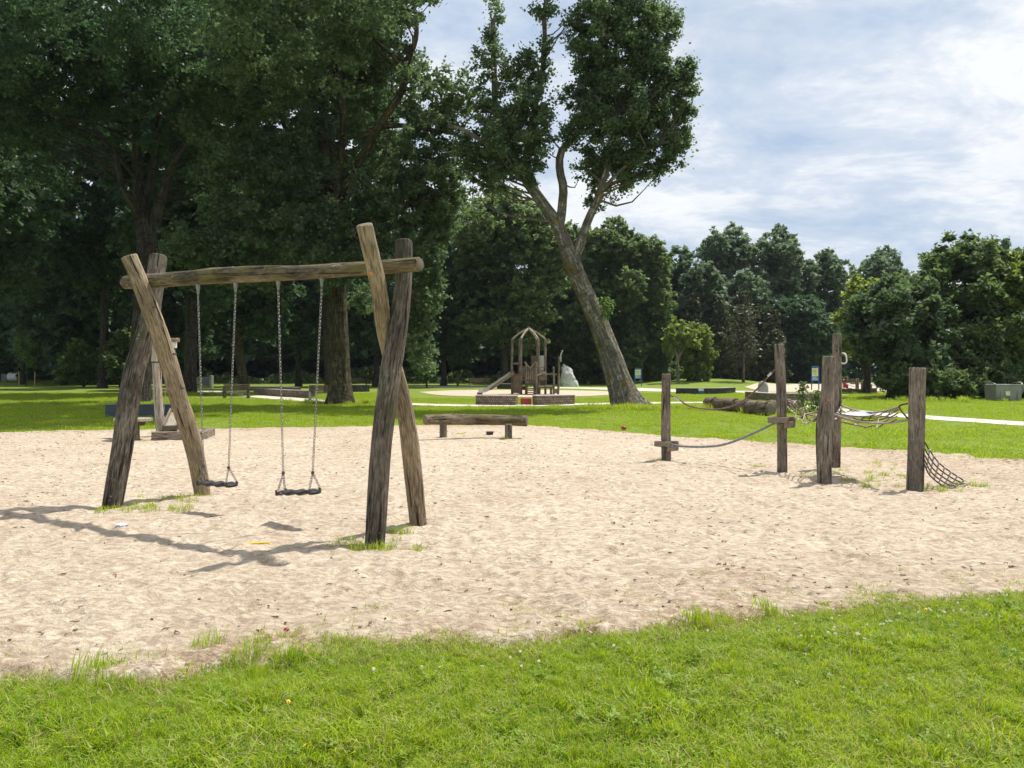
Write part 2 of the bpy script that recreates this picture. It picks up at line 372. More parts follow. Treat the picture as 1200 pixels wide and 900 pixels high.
leaf_mat('leaf_dark', (.024, .046, .024), (.095, .155, .095), (.07, .135, .05))
leaf_mat('leaf_mid', (.055, .088, .036), (.12, .165, .075), (.16, .235, .065))
leaf_mat('leaf_yellow', (.08, .115, .03), (.17, .21, .06), (.27, .35, .06))
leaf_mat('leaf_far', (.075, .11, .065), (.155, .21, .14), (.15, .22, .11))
leaf_mat('leaf_conifer', (.045, .06, .035), (.10, .11, .055), (.05, .06, .02), .2)
leaf_mat('leaf_fresh', (.07, .13, .03), (.13, .20, .06), (.14, .22, .04))
t = NT('grass_near'); at = t.n('ShaderNodeAttribute'); at.attribute_name = 'tint'; f = at.outputs['Fac']; c = t.coord('world')
pa, pb = t.ramp(t.noise(c, 1.7, 4, .65), [(.36, 0.), (.62, 1.)]), t.ramp(t.noise(t.mapv(c, (1, 1, 1), (9, 4, 0)), .5, 3), [(.4, 0.), (.62, 1.)])
col = t.mix(f, (.06, .15, .006), (.42, .51, .032)); col = t.mix(t.math('MULTIPLY', pa, .45), col, (.40, .47, .03)); col = t.mix(t.math('MULTIPLY', pb, .4), col, (.12, .28, .006))
p = t.n('ShaderNodeBsdfPrincipled'); t.set(p.inputs['Base Color'], col); p.inputs['Roughness'].default_value = .5; p.inputs['Specular IOR Level'].default_value = .3
tr = t.n('ShaderNodeBsdfTranslucent'); t.set(tr.inputs[0], t.mix(f, (.30, .50, .006), (.68, .78, .02))); mxs = t.n('ShaderNodeMixShader'); mxs.inputs[0].default_value = .42
t.t.links.new(p.outputs[0], mxs.inputs[1]); t.t.links.new(tr.outputs[0], mxs.inputs[2]); t.t.links.new(mxs.outputs[0], t.out.inputs[0]); M['grass_near'] = t.m
leaf_mat('grass_dry', (.34, .31, .12), (.50, .44, .22), (.4, .35, .12), .35, .6, .3)

# ---------------------------------------------------------------- ground
SAND_N = [(-700, 760), (-300, 790), (-100, 796), (0, 792), (60, 798), (120, 800), (200, 786), (260, 770), (340, 757), (480, 748), (600, 742), (700, 738), (800, 727), (900, 718), (1000, 707), (1100, 697), (1200, 689), (1400, 672), (1800, 650)]
SAND_F = [(-700, 525), (-300, 514), (0, 508.5), (60, 507), (150, 505), (250, 504), (400, 502), (500, 500), (600, 500), (650, 502), (720, 508), (800, 514), (900, 521), (1000, 528), (1100, 534), (1200, 543), (1400, 562), (1800, 620)]
def edge_n(px):
    y = np.interp(px, *zip(*SAND_N)); return F * CH / (y - HY)
def edge_f(px):
    y = np.interp(px, *zip(*SAND_F)); return F * CH / (y - HY)
def sand_signed(x, y):
    """>0 inside the sand, metres, roughly"""
    px = CX + x / np.maximum(y, .1) * F
    d = np.minimum(y - edge_n(px), edge_f(px) - y)
    p = np.stack([x, y, np.zeros_like(x)], -1)
    amp = np.clip(np.asarray(y) / 8, .55, 1.3)
    return d + amp * (.20 * vnoise(p * 1.3, 3) + .13 * vnoise(p * 4, 4) + .07 * vnoise(p * 11, 5))
def mound(x, y):
    px = CX + x / np.maximum(y, 1) * F
    return .75 * np.exp(-((y - 100) / 14) ** 2) * np.exp(-((px - 815) / 75) ** 4) + .5 * np.clip((y - 95) / 40, 0, 1) * (px < 600)

t = NT('lawn_soil'); c = t.coord('world')
n1 = t.noise(c, .35, 4); n2 = t.noise(c, 3.2, 5, .7); n3 = t.noise(t.mapv(c, (1, 1, 1)), 28, 5, .75)
col = t.mix(t.ramp(n2, [(.3, 0.), (.7, 1.)]), (.12, .19, .02), (.21, .275, .04)); col = t.mix(t.ramp(n1, [(.4, 0.), (.65, .6)]), col, (.24, .28, .06))
col = t.mix(t.ramp(n3, [(.3, .7), (.5, 0.)]), col, (.045, .085, .014)); col = t.mix(t.ramp(n3, [(.58, 0.), (.75, .6)]), col, (.24, .30, .07))
t.pbr(col, .95, 0., t.bump(t.math('ADD', n3, n2), .6, .05), .15); M['lawn_soil'] = t.m
t = NT('sand'); c = t.coord('world')
a = t.noise(c, .9, 5, .6); b = t.noise(c, 7, 6, .7); g_ = t.noise(c, 60, 5, .8); e = t.noise(c, 22, 6, .75)
col = t.mix(t.ramp(a, [(.3, 0.), (.7, 1.)]), (.60, .495, .37), (.70, .595, .462)); col = t.mix(t.ramp(b, [(.36, .7), (.54, 0.)]), col, (.37, .28, .20))
col = t.mix(t.ramp(g_, [(.25, .6), (.48, 0.)]), col, (.33, .24, .165)); col = t.mix(t.ramp(e, [(.27, .9), (.335, 0.)]), col, (.14, .09, .06))
col = t.mix(t.ramp(t.noise(t.mapv(c, (1, 1, 1), (3, 8, 0)), .45, 5, .6), [(.45, 0.), (.65, .4)]), col, (.50, .40, .29)); col = t.mix(t.ramp(t.noise(t.mapv(c, (1, 1, 1), (5, 5, 0)), 2.2, 6, .75), [(.60, 0.), (.74, .5)]), col, (.36, .23, .145))
an = t.noise(t.mapv(c, (13, 21, 1)), 1, 5, .65, .6); col = t.mix(t.ramp(an, [(.37, .75), (.52, 0.)]), col, (.36, .265, .185)); col = t.mix(t.ramp(an, [(.52, 0.), (.66, .35)]), col, (.80, .70, .55))
da = t.n('ShaderNodeAttribute'); da.attribute_name = 'dirt'; dm = t.math('MULTIPLY', da.outputs['Fac'], t.ramp(t.noise(t.mapv(c, (1, 1, 1), (1, 2, 0)), 15, 6, .85), [(.46, 0.), (.55, 1.)])); col = t.mix(dm, col, (.30, .195, .125))
h = t.math('ADD', t.math('MULTIPLY', b, 1.3), t.math('ADD', t.math('MULTIPLY', an, 1.1), t.math('MULTIPLY', g_, .35)))
t.pbr(col, .95, 0., t.bump(h, 1.0, .035), .1); M['sand'] = t.m
t = NT('path_gravel'); c = t.coord('world'); n = t.noise(c, 1.4, 5, .7); n2 = t.noise(c, 25, 4, .7)
col = t.mix(t.ramp(n, [(.3, 0.), (.7, 1.)]), (.52, .47, .38), (.66, .61, .52)); t.pbr(t.mix(t.ramp(n2, [(.3, .5), (.5, 0.)]), col, (.36, .31, .24)), .95, 0., t.bump(n2, .4, .01), .1); M['path_gravel'] = t.m

def sheet(name, X, Y, Z, mat, **kw):
    n, m = X.shape; V = np.stack([X, Y, Z], -1).reshape(-1, 3)
    i, j = np.meshgrid(np.arange(n - 1), np.arange(m - 1), indexing='ij')
    q = np.stack([i * m + j, (i + 1) * m + j, (i + 1) * m + j + 1, i * m + j + 1], -1).reshape(-1, 4)
    return tag(link(name, raw_mesh(name, V, [q], [mat])), **kw)
# lawn: one sheet from behind the camera to the horizon
xs = np.sign(np.linspace(-1, 1, 161)) * (np.abs(np.linspace(-1, 1, 161)) ** 2.6) * 1500
ys = np.concatenate([np.linspace(-60, 0, 7)[:-1], np.linspace(0, 30, 31)[:-1], np.linspace(30, 160, 66)[:-1], np.geomspace(160, 3000, 20)])
FOOT = [(x_, y_, a_, s_) for x_, y_, a_, s_ in zip(*(lambda r_: (r_.uniform(-7, 9, 520), 4.4 + 12 * r_.random(520) ** 1.2, r_.uniform(0, 3.14, 520), r_.uniform(.7, 1.2, 520)))(np.random.default_rng(88)))]
SCOOP = [(-4.66, 8.87, .2), (-3.97, 9.8, .2), (-1.25, 6.95, .2), (-.96, 7.95, .2), (2.74, 13.6, .18), (4.26, 12.1, .18), (4.40, 10.83, .2), (5.33, 12.63, .18), (5.35, 10.2, .22)]
def dents(X, Y):
    Z = np.zeros_like(X)
    for x_, y_, a_, s_ in FOOT:
        k_ = (np.abs(X - x_) < .4) & (np.abs(Y - y_) < .4)
        if not k_.any(): continue
        dx, dy = X[k_] - x_, Y[k_] - y_; u_ = (dx * math.cos(a_) + dy * math.sin(a_)) / (.13 * s_); v_ = (-dx * math.sin(a_) + dy * math.cos(a_)) / (.052 * s_); r2 = u_ ** 2 + v_ ** 2
        Z[k_] += -.030 * np.exp(-r2 ** 1.5) + .008 * np.exp(-(np.sqrt(r2) - 1.5) ** 2 / .18)
    for x_, y_, r_ in SCOOP: d = np.hypot(X - x_, Y - y_); Z += -.018 * np.exp(-(d / r_) ** 2) + .012 * np.exp(-((d - r_ * 1.7) / .08) ** 2)
    return Z
X, Y = np.meshgrid(xs, ys, indexing='ij'); sheet('lawn', X, Y, mound(X, Y), M['lawn_soil'], kind='structure')

def sand_h(x, y):
    p = np.stack([x, y, np.zeros_like(x)], -1)
    fine = np.clip(1.6 - np.asarray(y) / 14, .45, 1)
    pits = np.clip(vnoise(p * 5.2, 31) - .15, 0, 1)
    h = .048 + .008 * vnoise(p * .8, 21) + fine * (.012 * vnoise(p * 3.1, 22) + .014 * vnoise(p * np.array([6.5, 9, 1]), 23) + .009 * vnoise(p * np.array([14, 19, 1]), 24) - .026 * pits)
    # hollows scuffed out under the two swings
    for (sx_, sy_) in ((-2.05, 7.6), (-3.35, 8.75)):
        h = h - .026 * np.exp(-(((x - sx_) / .6) ** 2 + ((y - sy_) / .45) ** 2)) + 0.01 * np.exp(-(((x - sx_) / .8) ** 2 + ((y - sy_ - .75) / .2) ** 2))
    return np.maximum(h, .008)
U, Vv = np.meshgrid(np.linspace(-330, 1530, 600), np.linspace(0, 1, 350), indexing='ij')
y0 = edge_n(U) - .45; y1 = edge_f(U) + .9
Yg = y0 * (y1 / y0) ** Vv; Xg = (U - CX) / F * Yg
sd = sand_signed(Xg, Yg); k = np.clip((sd + .16) / .22 + .5, 0, 1); k = k * k * (3 - 2 * k)
Z = -.05 * (1 - k) + k * np.maximum(sand_h(Xg, Yg) + dents(Xg, Yg), .006)
sand_ob = sheet('sand_pit', Xg, Yg, Z, M['sand'], kind='structure')
dn = Yg - edge_n(U); df = edge_f(U) - Yg; pN = np.stack([Xg, Yg, Xg * 0], -1)
dirt = .8 * np.exp(-np.clip(dn, 0, 9) / .38) * (.6 + .9 * vnoise(pN * 2.2, 91)) + np.exp(-np.clip(df, 0, 9) / 1.1) * (.5 + .6 * vnoise(pN * np.array([.7, 1.2, 1]), 92)) + .55 * np.clip(vnoise(pN * .55, 93) + .45 * vnoise(pN * 1.7, 94) - .25, 0, 1)
at_ = sand_ob.data.attributes.new('dirt', 'FLOAT', 'POINT'); at_.data.foreach_set('value', np.clip(dirt, 0, 1).astype(np.float32).ravel())

def strip(name, pts, wd, mat, z=.012, taper=True):
    g = spline(np.array([(*G(px, py), 0.) for px, py in pts]), 70); t_, _, _ = frames(g); nx = np.stack([-t_[:, 1], t_[:, 0]], -1)
    ww = np.interp(np.linspace(0, 1, 70), np.linspace(0, 1, len(wd)), wd)[:, None] / 2 * (1 + .1 * vnoise(np.stack([np.arange(70) * .7] * 3, -1), 7))[:, None]
    A = g[:, :2] - nx * ww; B = g[:, :2] + nx * ww
    X = np.stack([A[:, 0], g[:, 0], B[:, 0]], 1); Y = np.stack([A[:, 1], g[:, 1], B[:, 1]], 1)
    return sheet(name, X, Y, mound(X, Y) + z, mat, kind='structure')
strip('gravel_path', [(235, 457.5), (300, 464), (360, 469), (440, 472.3), (520, 475), (600, 475.5), (700, 473.5), (800, 472), (870, 472.5), (930, 475), (985, 481.5), (1073, 488.5), (1200, 497), (1420, 512)], [2.0, 1.9, 1.9, 1.8], M['path_gravel'], .014)
strip('far_path', [(430, 452.6), (520, 453.6), (600, 454.3), (700, 455), (800, 458.3), (862, 459), (905, 461), (1000, 463.5)], [4.6, 5, 6, 6.0, 5.2, 4], M['path_gravel'], .010)
def pool(name, poly, mat, z):
    c_ = spline(np.array([(*G(px, py), 0.) for px, py in poly + [poly[0]]]), 80); ctr = c_[:-1].mean(0)
    V = []; 
    for s_ in (0, .5, 1.): V.append(ctr + (c_ - ctr) * s_)
    X = np.stack([v[:, 0] for v in V], 1); Y = np.stack([v[:, 1] for v in V], 1)
    return sheet(name, X, Y, mound(X, Y) + z, mat, kind='structure')
pool('tower_sand_pit', [(490, 459.5), (540, 457.4), (640, 457.2), (715, 459), (725, 461.5), (690, 464.2), (600, 465.5), (520, 463.5)], M['sand'], .018)
pool('far_sand_pit', [(872, 454.3), (900, 450.6), (970, 450.4), (1040, 451.5), (1060, 455), (1030, 459), (960, 459.6), (900, 459)], M['sand'], .03)
# ---------------------------------------------------------------- swing set
def on_line(A, B, px):
    """point on the ground line A-B seen at px: returns (x, y)"""
    k = (px - CX) / F; t_ = (k * A[1] - A[0]) / ((B[0] - A[0]) - k * (B[1] - A[1])); return A[0] + t_ * (B[0] - A[0]), A[1] + t_ * (B[1] - A[1])
BA, BB = (-(CX - 147) / F * 9.5, 9.5), ((492 - CX) / F * 7.05, 7.05)
def on_beam(px, py):
    x, y = on_line(BA, BB, px); return np.array([x, y, CH - (py - HY) / F * y])
def pole(name, rows, mat, parent, seed, root=.15, **kw):
    """rows: (px, py, Y, width in px) from the foot up"""
    pr = [(*P(a, b, y), wpx / 2 / F * y) for a, b, y, wpx in rows]
    f = pr[0]; pr[0] = (f[0], f[1], -root + .02, f[3]); return timber(name, pr, M[mat], parent, seed=seed, **kw)
sw = thing('swing_stand', 'big swing stand of crossed weathered logs carrying one long mossy beam in the sand', 'swing stand', (-2.9, 8.3, 0))
pole('frame_post', [(128, 599, 8.85, 22), (147, 501, 9.05, 23), (158, 436, 9.25, 23), (175, 371, 9.48, 21), (181, 335, 9.6, 20), (185.5, 300, 9.72, 19.5)], 'wood_dark', sw, 2, wob=.12)
pole('frame_post', [(239, 583, 9.86, 18), (225, 520, 9.6, 20), (210, 470, 9.45, 20.5), (190, 399, 9.25, 20), (170, 346, 9.1, 19.5), (151, 299, 9.0, 18.5)], 'wood_tan', sw, 3, wob=.1)
pole('frame_post', [(438, 644, 6.92, 23.5), (447, 520, 7.1, 24), (457, 441, 7.22, 25), (465, 394, 7.3, 24), (473, 333, 7.42, 20), (474, 283, 7.55, 20.5)], 'wood_dark', sw, 4, wob=.08)
pole('frame_post', [(491, 617, 7.95, 19), (483, 543, 7.75, 21.5), (473, 475, 7.6, 20), (452, 394, 7.4, 19), (443, 333, 7.12, 19), (427, 262.5, 6.92, 19)], 'wood_tan', sw, 5, wob=.08)
bpts = [(147, 331, 15), (185, 328.5, 17), (217, 326, 18), (255, 323, 19), (300, 320.5, 19), (357, 319, 17.5), (400, 316.5, 17), (440, 314, 16.5), (492.5, 309.5, 17)]
timber('top_beam', [(*on_beam(a, b), c_ / 2 / F * on_beam(a, b)[1]) for a, b, c_ in bpts], M['wood_beam'], sw, seed=6, wob=.04, crack=.05)
m = MB()
for a, b, y in ((434, 320.5, 6.87),): q = P(a, b, y); m.tube([q + (0, .03, 0), q + (0, -.014, 0)], .012, 12)
m.build('bolt_cap', M['orange_plastic'], sw)
for a, b, y in ((180, 360, 9.0), (204, 415, 9.13), (213, 395 + 60, 9.28)):
    m = MB(); q = P(a, b, y); m.tube([q + (0, .05, 0), q + (0, -.012, 0)], .013, 10); m.build('bolt', M['steel_dark'], sw)

def link_geo(m, a, b, rot, wr=.0045, half=.011):
    """one oval chain link from a to b"""
    a, b = np.array(a), np.array(b); d = b - a; L = np.linalg.norm(d); d /= L; x = np.cross(d, (0, 1, 0)); x /= np.linalg.norm(x); y = np.cross(d, x)
    s = math.cos(rot) * x + math.sin(rot) * y; c_ = (a + b) / 2; th = np.arange(10) / 10 * 2 * np.pi
    ring = c_ + np.outer(np.cos(th) * (L * .62), d) + np.outer(np.sin(th) * half, s); nrm = np.cross(d, s)
    out_ = ring - c_; out_ /= np.linalg.norm(out_, axis=1)[:, None]; V = []
    for ph in (0, 1, 2, 3): V.append(ring + wr * (math.cos(ph * math.pi / 2) * out_ + math.sin(ph * math.pi / 2) * nrm))
    V = np.array(V).transpose(1, 0, 2).reshape(-1, 3); i, j = np.meshgrid(np.arange(10), np.arange(4), indexing='ij')
    m.add(V, [np.stack([i * 4 + j, i * 4 + (j + 1) % 4, ((i + 1) % 10) * 4 + (j + 1) % 4, ((i + 1) % 10) * 4 + j], -1).reshape(-1, 4)])
def chain(m, a, b, pitch=.034, half=.011, wr=.0042):
    a, b = np.array(a), np.array(b); n = max(2, int(round(np.linalg.norm(b - a) / pitch)))
    for k in range(n): link_geo(m, a + (b - a) * k / n, a + (b - a) * (k + 1) / n, (k % 2) * math.pi / 2 + .5, wr, half)
def swing(label, hl, hr, kl, kr, se, ctr_y):
    """hl/hr: hanger px,py; kl/kr: knots above the seat; se: seat ends (px, px, py)"""
    pl, pr_ = on_beam(*hl), on_beam(*hr); sl_, sr = on_beam(se[0], se[2]), on_beam(se[1], se[3]); c_ = (sl_ + sr) / 2
    r = thing('swing', label, 'swing', (c_[0], c_[1], c_[2]), 'swings hanging on chains')
    ax = sr - sl_; L = np.linalg.norm(ax); ax /= L; yx = np.cross((0, 0, 1), ax); yx /= np.linalg.norm(yx); up = np.cross(ax, yx)
    # wavy rubber seat, rounded rim
    nx, ny = 40, 9; u = np.linspace(-1, 1, nx); prof = np.clip(1 - np.abs(u) ** 8, 0, 1) ** .35
    V = []
    for sgn in (1, -1):
        for v in np.linspace(-1, 1, ny):
            edge = (1 - abs(v) ** 6) ** .5 if abs(v) < 1 else 0
            z = .010 * np.cos(u * 3.2 * math.pi) * (.6 + .4 * edge) + sgn * .017 * edge * np.clip(1 - np.abs(u) ** 20, 0, 1) ** .5 + (.006 * np.abs(v) if sgn > 0 else 0)
            V.append(c_ + np.outer(u * L / 2, ax) + np.outer(np.full(nx, v * .085) * prof, yx) + np.outer(z, up))
    V = np.array(V); i, j = np.meshgrid(np.arange(ny - 1), np.arange(nx - 1), indexing='ij'); mb = MB()
    q = np.stack([i * nx + j, i * nx + j + 1, (i + 1) * nx + j + 1, (i + 1) * nx + j], -1).reshape(-1, 4)
    mb.add(V[:ny].reshape(-1, 3), [q]); mb.add(V[ny:].reshape(-1, 3), [q[:, ::-1]]); seat = mb.build('seat', M['rubber'], r, True)
    for top, kn, sg in ((pl, kl, -1), (pr_, kr, 1)):
        k = on_beam(*kn); mb = MB(); chain(mb, top + (0, 0, -.04), k)
        for dy in (-1, 1): chain(mb, k, c_ + ax * sg * (L / 2 - .035 + (.018 if dy > 0 else -.018)) + yx * dy * .065 + up * .01, .03)
        ch = mb.build('chain', M['steel'], r, True)
        mb = MB(); mb.box(k, (.03, .03, .035), bev=.008); mb.build('chain_joint', M['steel_dark'], ch)
        for dy in (-1, 1):
            mb = MB(); e = c_ + ax * sg * (L / 2 - .035) + yx * dy * .065; mb.tube([e - up * .02, e + up * .035], .013, 10); mb.build('seat_bolt', M['steel_dark'], seat)
        mb = MB(); mb.tube([top + (0, 0, .12), top + (0, 0, .03)], .022, 12).tube([top + (0, 0, .03), top + (0, 0, -.03)], [.02, .012], 12).box(top + (0, 0, .09), (.06, .06, .012), bev=.003)
        mb.build('hanger', M['steel'], r)
swing('left swing with black rubber seat, hanging close beside the slanting log post', (232, 342), (276, 339), (238.5, 546), (268, 548), (235, 274, 566, 568.5), 0)
swing('right swing with black rubber seat, hanging freely in the middle of the frame', (326, 336), (377, 332), (332, 554), (366.5, 554), (327, 372, 577.5, 576.5), 0)

# ---------------------------------------------------------------- rope climbing course
rc = thing('rope_climbing_course', 'rope climbing course with five upright log posts, balance ropes and sagging nets in the sand', 'climbing course', (4.6, 11.9, 0))
pole('post', [(781, 542, 13.6, 11.5), (780.5, 490, 13.6, 11), (780.5, 438, 13.6, 10)], 'wood_post', rc, 11)
pole('post', [(917, 555, 12.1, 11.5), (916, 480, 12.1, 11.5), (913, 403, 12.1, 11)], 'wood_post', rc, 12)
pole('post', [(966, 569, 10.83, 16), (965.5, 520, 10.83, 17.5), (967, 490, 10.83, 18.5), (969, 470, 10.83, 15), (970, 450, 10.83, 13.5), (970.5, 417, 10.83, 13)], 'wood_post', rc, 13, wob=.12)
pole('post', [(979, 550, 12.63, 10), (980.5, 470, 12.63, 11), (981, 391, 12.63, 9.5)], 'wood_post', rc, 14)
pole('post', [(1071.5, 577, 10.2, 19), (1074, 520, 10.3, 18), (1075, 431, 10.3, 18)], 'wood_post', rc, 15)
p1, p2, p3, p4, p5 = [np.array([*P(a, HY, y)[:2], 0]) for a, y in ((781, 13.6), (916, 12.1), (968, 10.83), (980.5, 12.63), (1074, 10.3))]
def z_at(py, Y): return CH - (py - HY) / F * Y
for pc, py, Y in ((p1, 520, 13.6), (p2, 492, 12.1)):
    d = (p2 - p1) / np.linalg.norm(p2 - p1); n = np.array([-d[1], d[0], 0]); z = z_at(py, Y)
    for s in (-1, 1):
        m = MB(); m.beam(pc + n * s * .115 - d * .17 + (0, 0, z), pc + n * s * .115 + d * .17 + (0, 0, z), .05, .10, .01); m.build('foot_board', M['wood_plank'], rc)
    m = MB(); m.beam(pc + d * .13 - n * .15 + (0, 0, z - .07), pc + d * .13 + n * .15 + (0, 0, z - .07), .06, .10, .01); m.build('foot_board', M['wood_plank'], rc)
def rope(name, pts, r, mat, n=40, parent=rc, twist=True, seg=8):
    sp = spline(pts, n); L = np.linalg.norm(np.diff(sp, axis=0), axis=1).sum(); m = MB()
    V, Lc, q = tube_geo(sp, r, seg, (lambda th, d, rr: 1 + .12 * np.cos(th * 2 + d / r * 1.2)) if twist else None); m.add(V, [q], Lc); return m.build(name, M[mat], parent, True)
def between(A, B, rows):
    """rows (px, py) read off the photograph, set on the vertical plane through A and B"""
    o = []
    for a, b in rows:
        x, y = on_line(A, B, a); o.append((x, y, CH - (b - HY) / F * y))
    return np.array(o)
rope('balance_rope', between(p1, p2, [(787, 521), (800, 523), (825, 523.5), (850, 520.5), (880, 509), (909, 495)]), .020, 'rope_grey')
rope('hand_rope', between(p1, p2, [(785, 463.5), (793, 466), (806, 475), (825, 479), (845, 479), (865, 473), (885, 458), (903, 438.5), (911, 431)]), .013, 'rope_red')
for a, b, a2, b2 in ((790, 465.5, 796, 469), (900, 441, 904, 437)):
    g = between(p1, p2, [(a, b), (a2, b2)]); m = MB(); m.tube(g, .02, 10); m.build('rope_clamp', M['connector'], rc)
# upper net between second post and the middle posts
def sag(a, b, s, n=9):
    t_ = np.linspace(0, 1, n)[:, None]; return np.asarray(a) * (1 - t_) + np.asarray(b) * t_ - np.array([0, 0, 1]) * s * 4 * t_ * (1 - t_)
def net(A0, A1, B0, B1, sA, sB, nl, nr, parent, cols=('rope_pale', 'rope_dark'), r=.010, jit=.02, seed=0):
    """ropes run from edge A0-A1 to edge B0-B1, sagging sA..sB, tied by cross ropes"""
    rng = np.random.default_rng(seed); rows = []
    for k in range(nl):
        f = k / (nl - 1); a = np.asarray(A0) * (1 - f) + np.asarray(A1) * f; b = np.asarray(B0) * (1 - f) + np.asarray(B1) * f
        g = sag(a, b, sA * (1 - f) + sB * f, 13); g[1:-1] += rng.normal(0, jit, (11, 3)) * .5; g = spline(g, 60); rows.append(g)
        m = MB(); V, Lc, q = tube_geo(g, r, 6, lambda th, d, rr: 1 + .12 * np.cos(th * 2 + d * 90)); m.add(V, [q], Lc); m.build('net_rope', M[cols[k % len(cols)]], parent, True)
    for j in range(nr):
        f = (j + 1) / (nr + 1); pts = np.array([g[int(f * 59)] for g in rows]) + rng.normal(0, jit * .3, (nl, 3)); m = MB(); m.tube(spline(pts, 4 * nl), r * .9, 6); m.build('net_rung', M[cols[j % len(cols)]], parent, True)
        if j % 2 == 0:
            for e in (0, nl - 1): m = MB(); m.box(pts[e], (.03, .03, .026), bev=.008); m.build('rope_clamp', M['connector'], parent)
nA = np.array([p2[0] + .08, p2[1], z_at(468, 12.1)]); n3 = np.array([p3[0] - .05, p3[1] + .08, z_at(487, 10.83)]); n4 = np.array([p4[0], p4[1] - .06, z_at(480, 12.63)])
net(nA, nA + (0, -.02, -.10), n4 + (0, 0, -.05), n3, .10, .16, 4, 7, rc, ('rope_pale', 'rope_red', 'rope_dark'), .010, .04, 4)
# triangular hammock net between the three posts on the right
a3 = np.array([p3[0] + .08, p3[1] + .05, z_at(484, 10.83)]); a4 = np.array([p4[0] + .05, p4[1] - .05, z_at(474, 12.63)]); a5 = np.array([p5[0] - .09, p5[1] + .03, z_at(492, 10.3)]); a5t = np.array([p5[0] - .09, p5[1] + .06, z_at(473, 10.3)])
kn = a5t + np.array([-.06, .1, -.05])
rope('net_edge', sag(a4, kn, .10), .013, 'rope_pale'); rope('net_edge', sag(a3, a5, .09), .013, 'rope_pale'); rope('net_edge', sag(a3 + (0, 0, -.03), a4 + (0, 0, -.03), .06), .013, 'rope_pale')
rope('net_tie', np.array([a5t, kn, a5]), .012, 'rope_dark', 20)
net(a3 + (.0, .1, -.02), a4 + (0, -.1, -.02), a5 + (-.12, .08, .0), kn, .13, .14, 5, 6, rc, ('rope_red', 'rope_pale', 'rope_dark'), .009, .02, 7)
m = MB(); u, v = np.meshgrid(np.linspace(-1, 1, 19), np.linspace(-1, 1, 11), indexing='ij'); cc = np.array([*P(995, 0, 11.4)[:2], z_at(486.5, 11.4)])
for z_, fl in ((0, 0), (-.012, 1)):
    V = np.stack([cc[0] + u * .34, cc[1] + v * .42 * (1 - .55 * u ** 2), cc[2] + .05 * u ** 2 + .03 * v ** 2 - .02 + z_], -1).reshape(-1, 3); i, j = np.meshgrid(np.arange(18), np.arange(10), indexing='ij')
    q = np.stack([i * 11 + j, (i + 1) * 11 + j, (i + 1) * 11 + j + 1, i * 11 + j + 1], -1).reshape(-1, 4); m.add(V, [q[:, ::-1] if fl else q])
m.build('rubber_mat', M['mat_grey'], rc, True)
# net climbing up from the sand to the near right post
T1 = [(1084, 518.5, 10.62), (1089, 527, 10.65), (1100, 542, 10.7), (1114.5, 553.5, 10.75), (1131, 564, 10.8), (1141, 570.5, 10.72)]
T2 = [(1082, 541, 10.22), (1089, 556, 10.22), (1100, 566, 10.24), (1109, 571.5, 10.28), (1119, 576, 10.3), (1127, 577, 10.22)]
e1 = spline([P(*q) for q in T1], 60); e2 = spline([P(*q) for q in T2], 60); e1[:, 2] = np.maximum(e1[:, 2], .045); e2[:, 2] = np.maximum(e2[:, 2], .045)
ground_net = []
for k in range(5):
    f = k / 4; g = e1 * (1 - f) + e2 * f; g[:, 2] -= .05 * math.sin(f * math.pi) * np.linspace(.6, 0, 60); g[:, 2] = np.maximum(g[:, 2], .045); ground_net.append(g); m = MB()
    V, Lc, q = tube_geo(g, .010, 6, lambda th, d, rr: 1 + .12 * np.cos(th * 2 + d * 90)); m.add(V, [q], Lc); m.build('net_rope', M['rope_dark'], rc, True)
for j in range(8):
    i_ = 8 + int(j * 7.1); pts = np.array([g[i_] for g in ground_net]); m = MB(); m.tube(spline(pts, 16), .009, 6); m.build('net_rung', M['rope_dark'], rc, True)
    m = MB(); m.box(pts[0], (.035, .03, .03), bev=.008); m.build('rope_clamp', M['connector'], rc)
rope('net_tie', np.array([p5 + (.09, .1, .66), e1[0]]), .010, 'rope_dark', 8); rope('net_tie', np.array([p5 + (.08, 0, .42), e2[0]]), .010, 'rope_dark', 8)
hx = P(987, 420, 12.63); m = MB(); hz = [P(985, 414.5, 12.63), P(989, 414, 12.55), P(991.5, 417, 12.5), P(992, 424, 12.5), P(989, 426, 12.55), P(985, 425.5, 12.63)]
m.tube(spline(hz, 24), .012, 8); m.build('grab_handle', M['white_paint'], rc, True)
for a, b, Y in ((970.5, 469, 10.75 - .01), (982.5, 494.5, 12.56)):
    q = P(a, b, Y); m = MB(); m.tube([q + (0, .05, 0), q + (0, -.012, 0)], .013, 12); m.build('bolt_cap', M['orange_plastic'], rc)
for a, b, Y in ((778, 444, 13.54), (778, 460, 13.54), (914, 421, 12.04), (914, 443, 12.04), (981, 411, 12.56)):
    q = P(a, b, Y); m = MB(); m.tube([q + (0, .05, 0), q + (0, -.006, 0)], .012, 10); m.build('hole_shade_plug', M['inside_shade_black'], rc)  # solid black plugs paint the shade of drilled holes

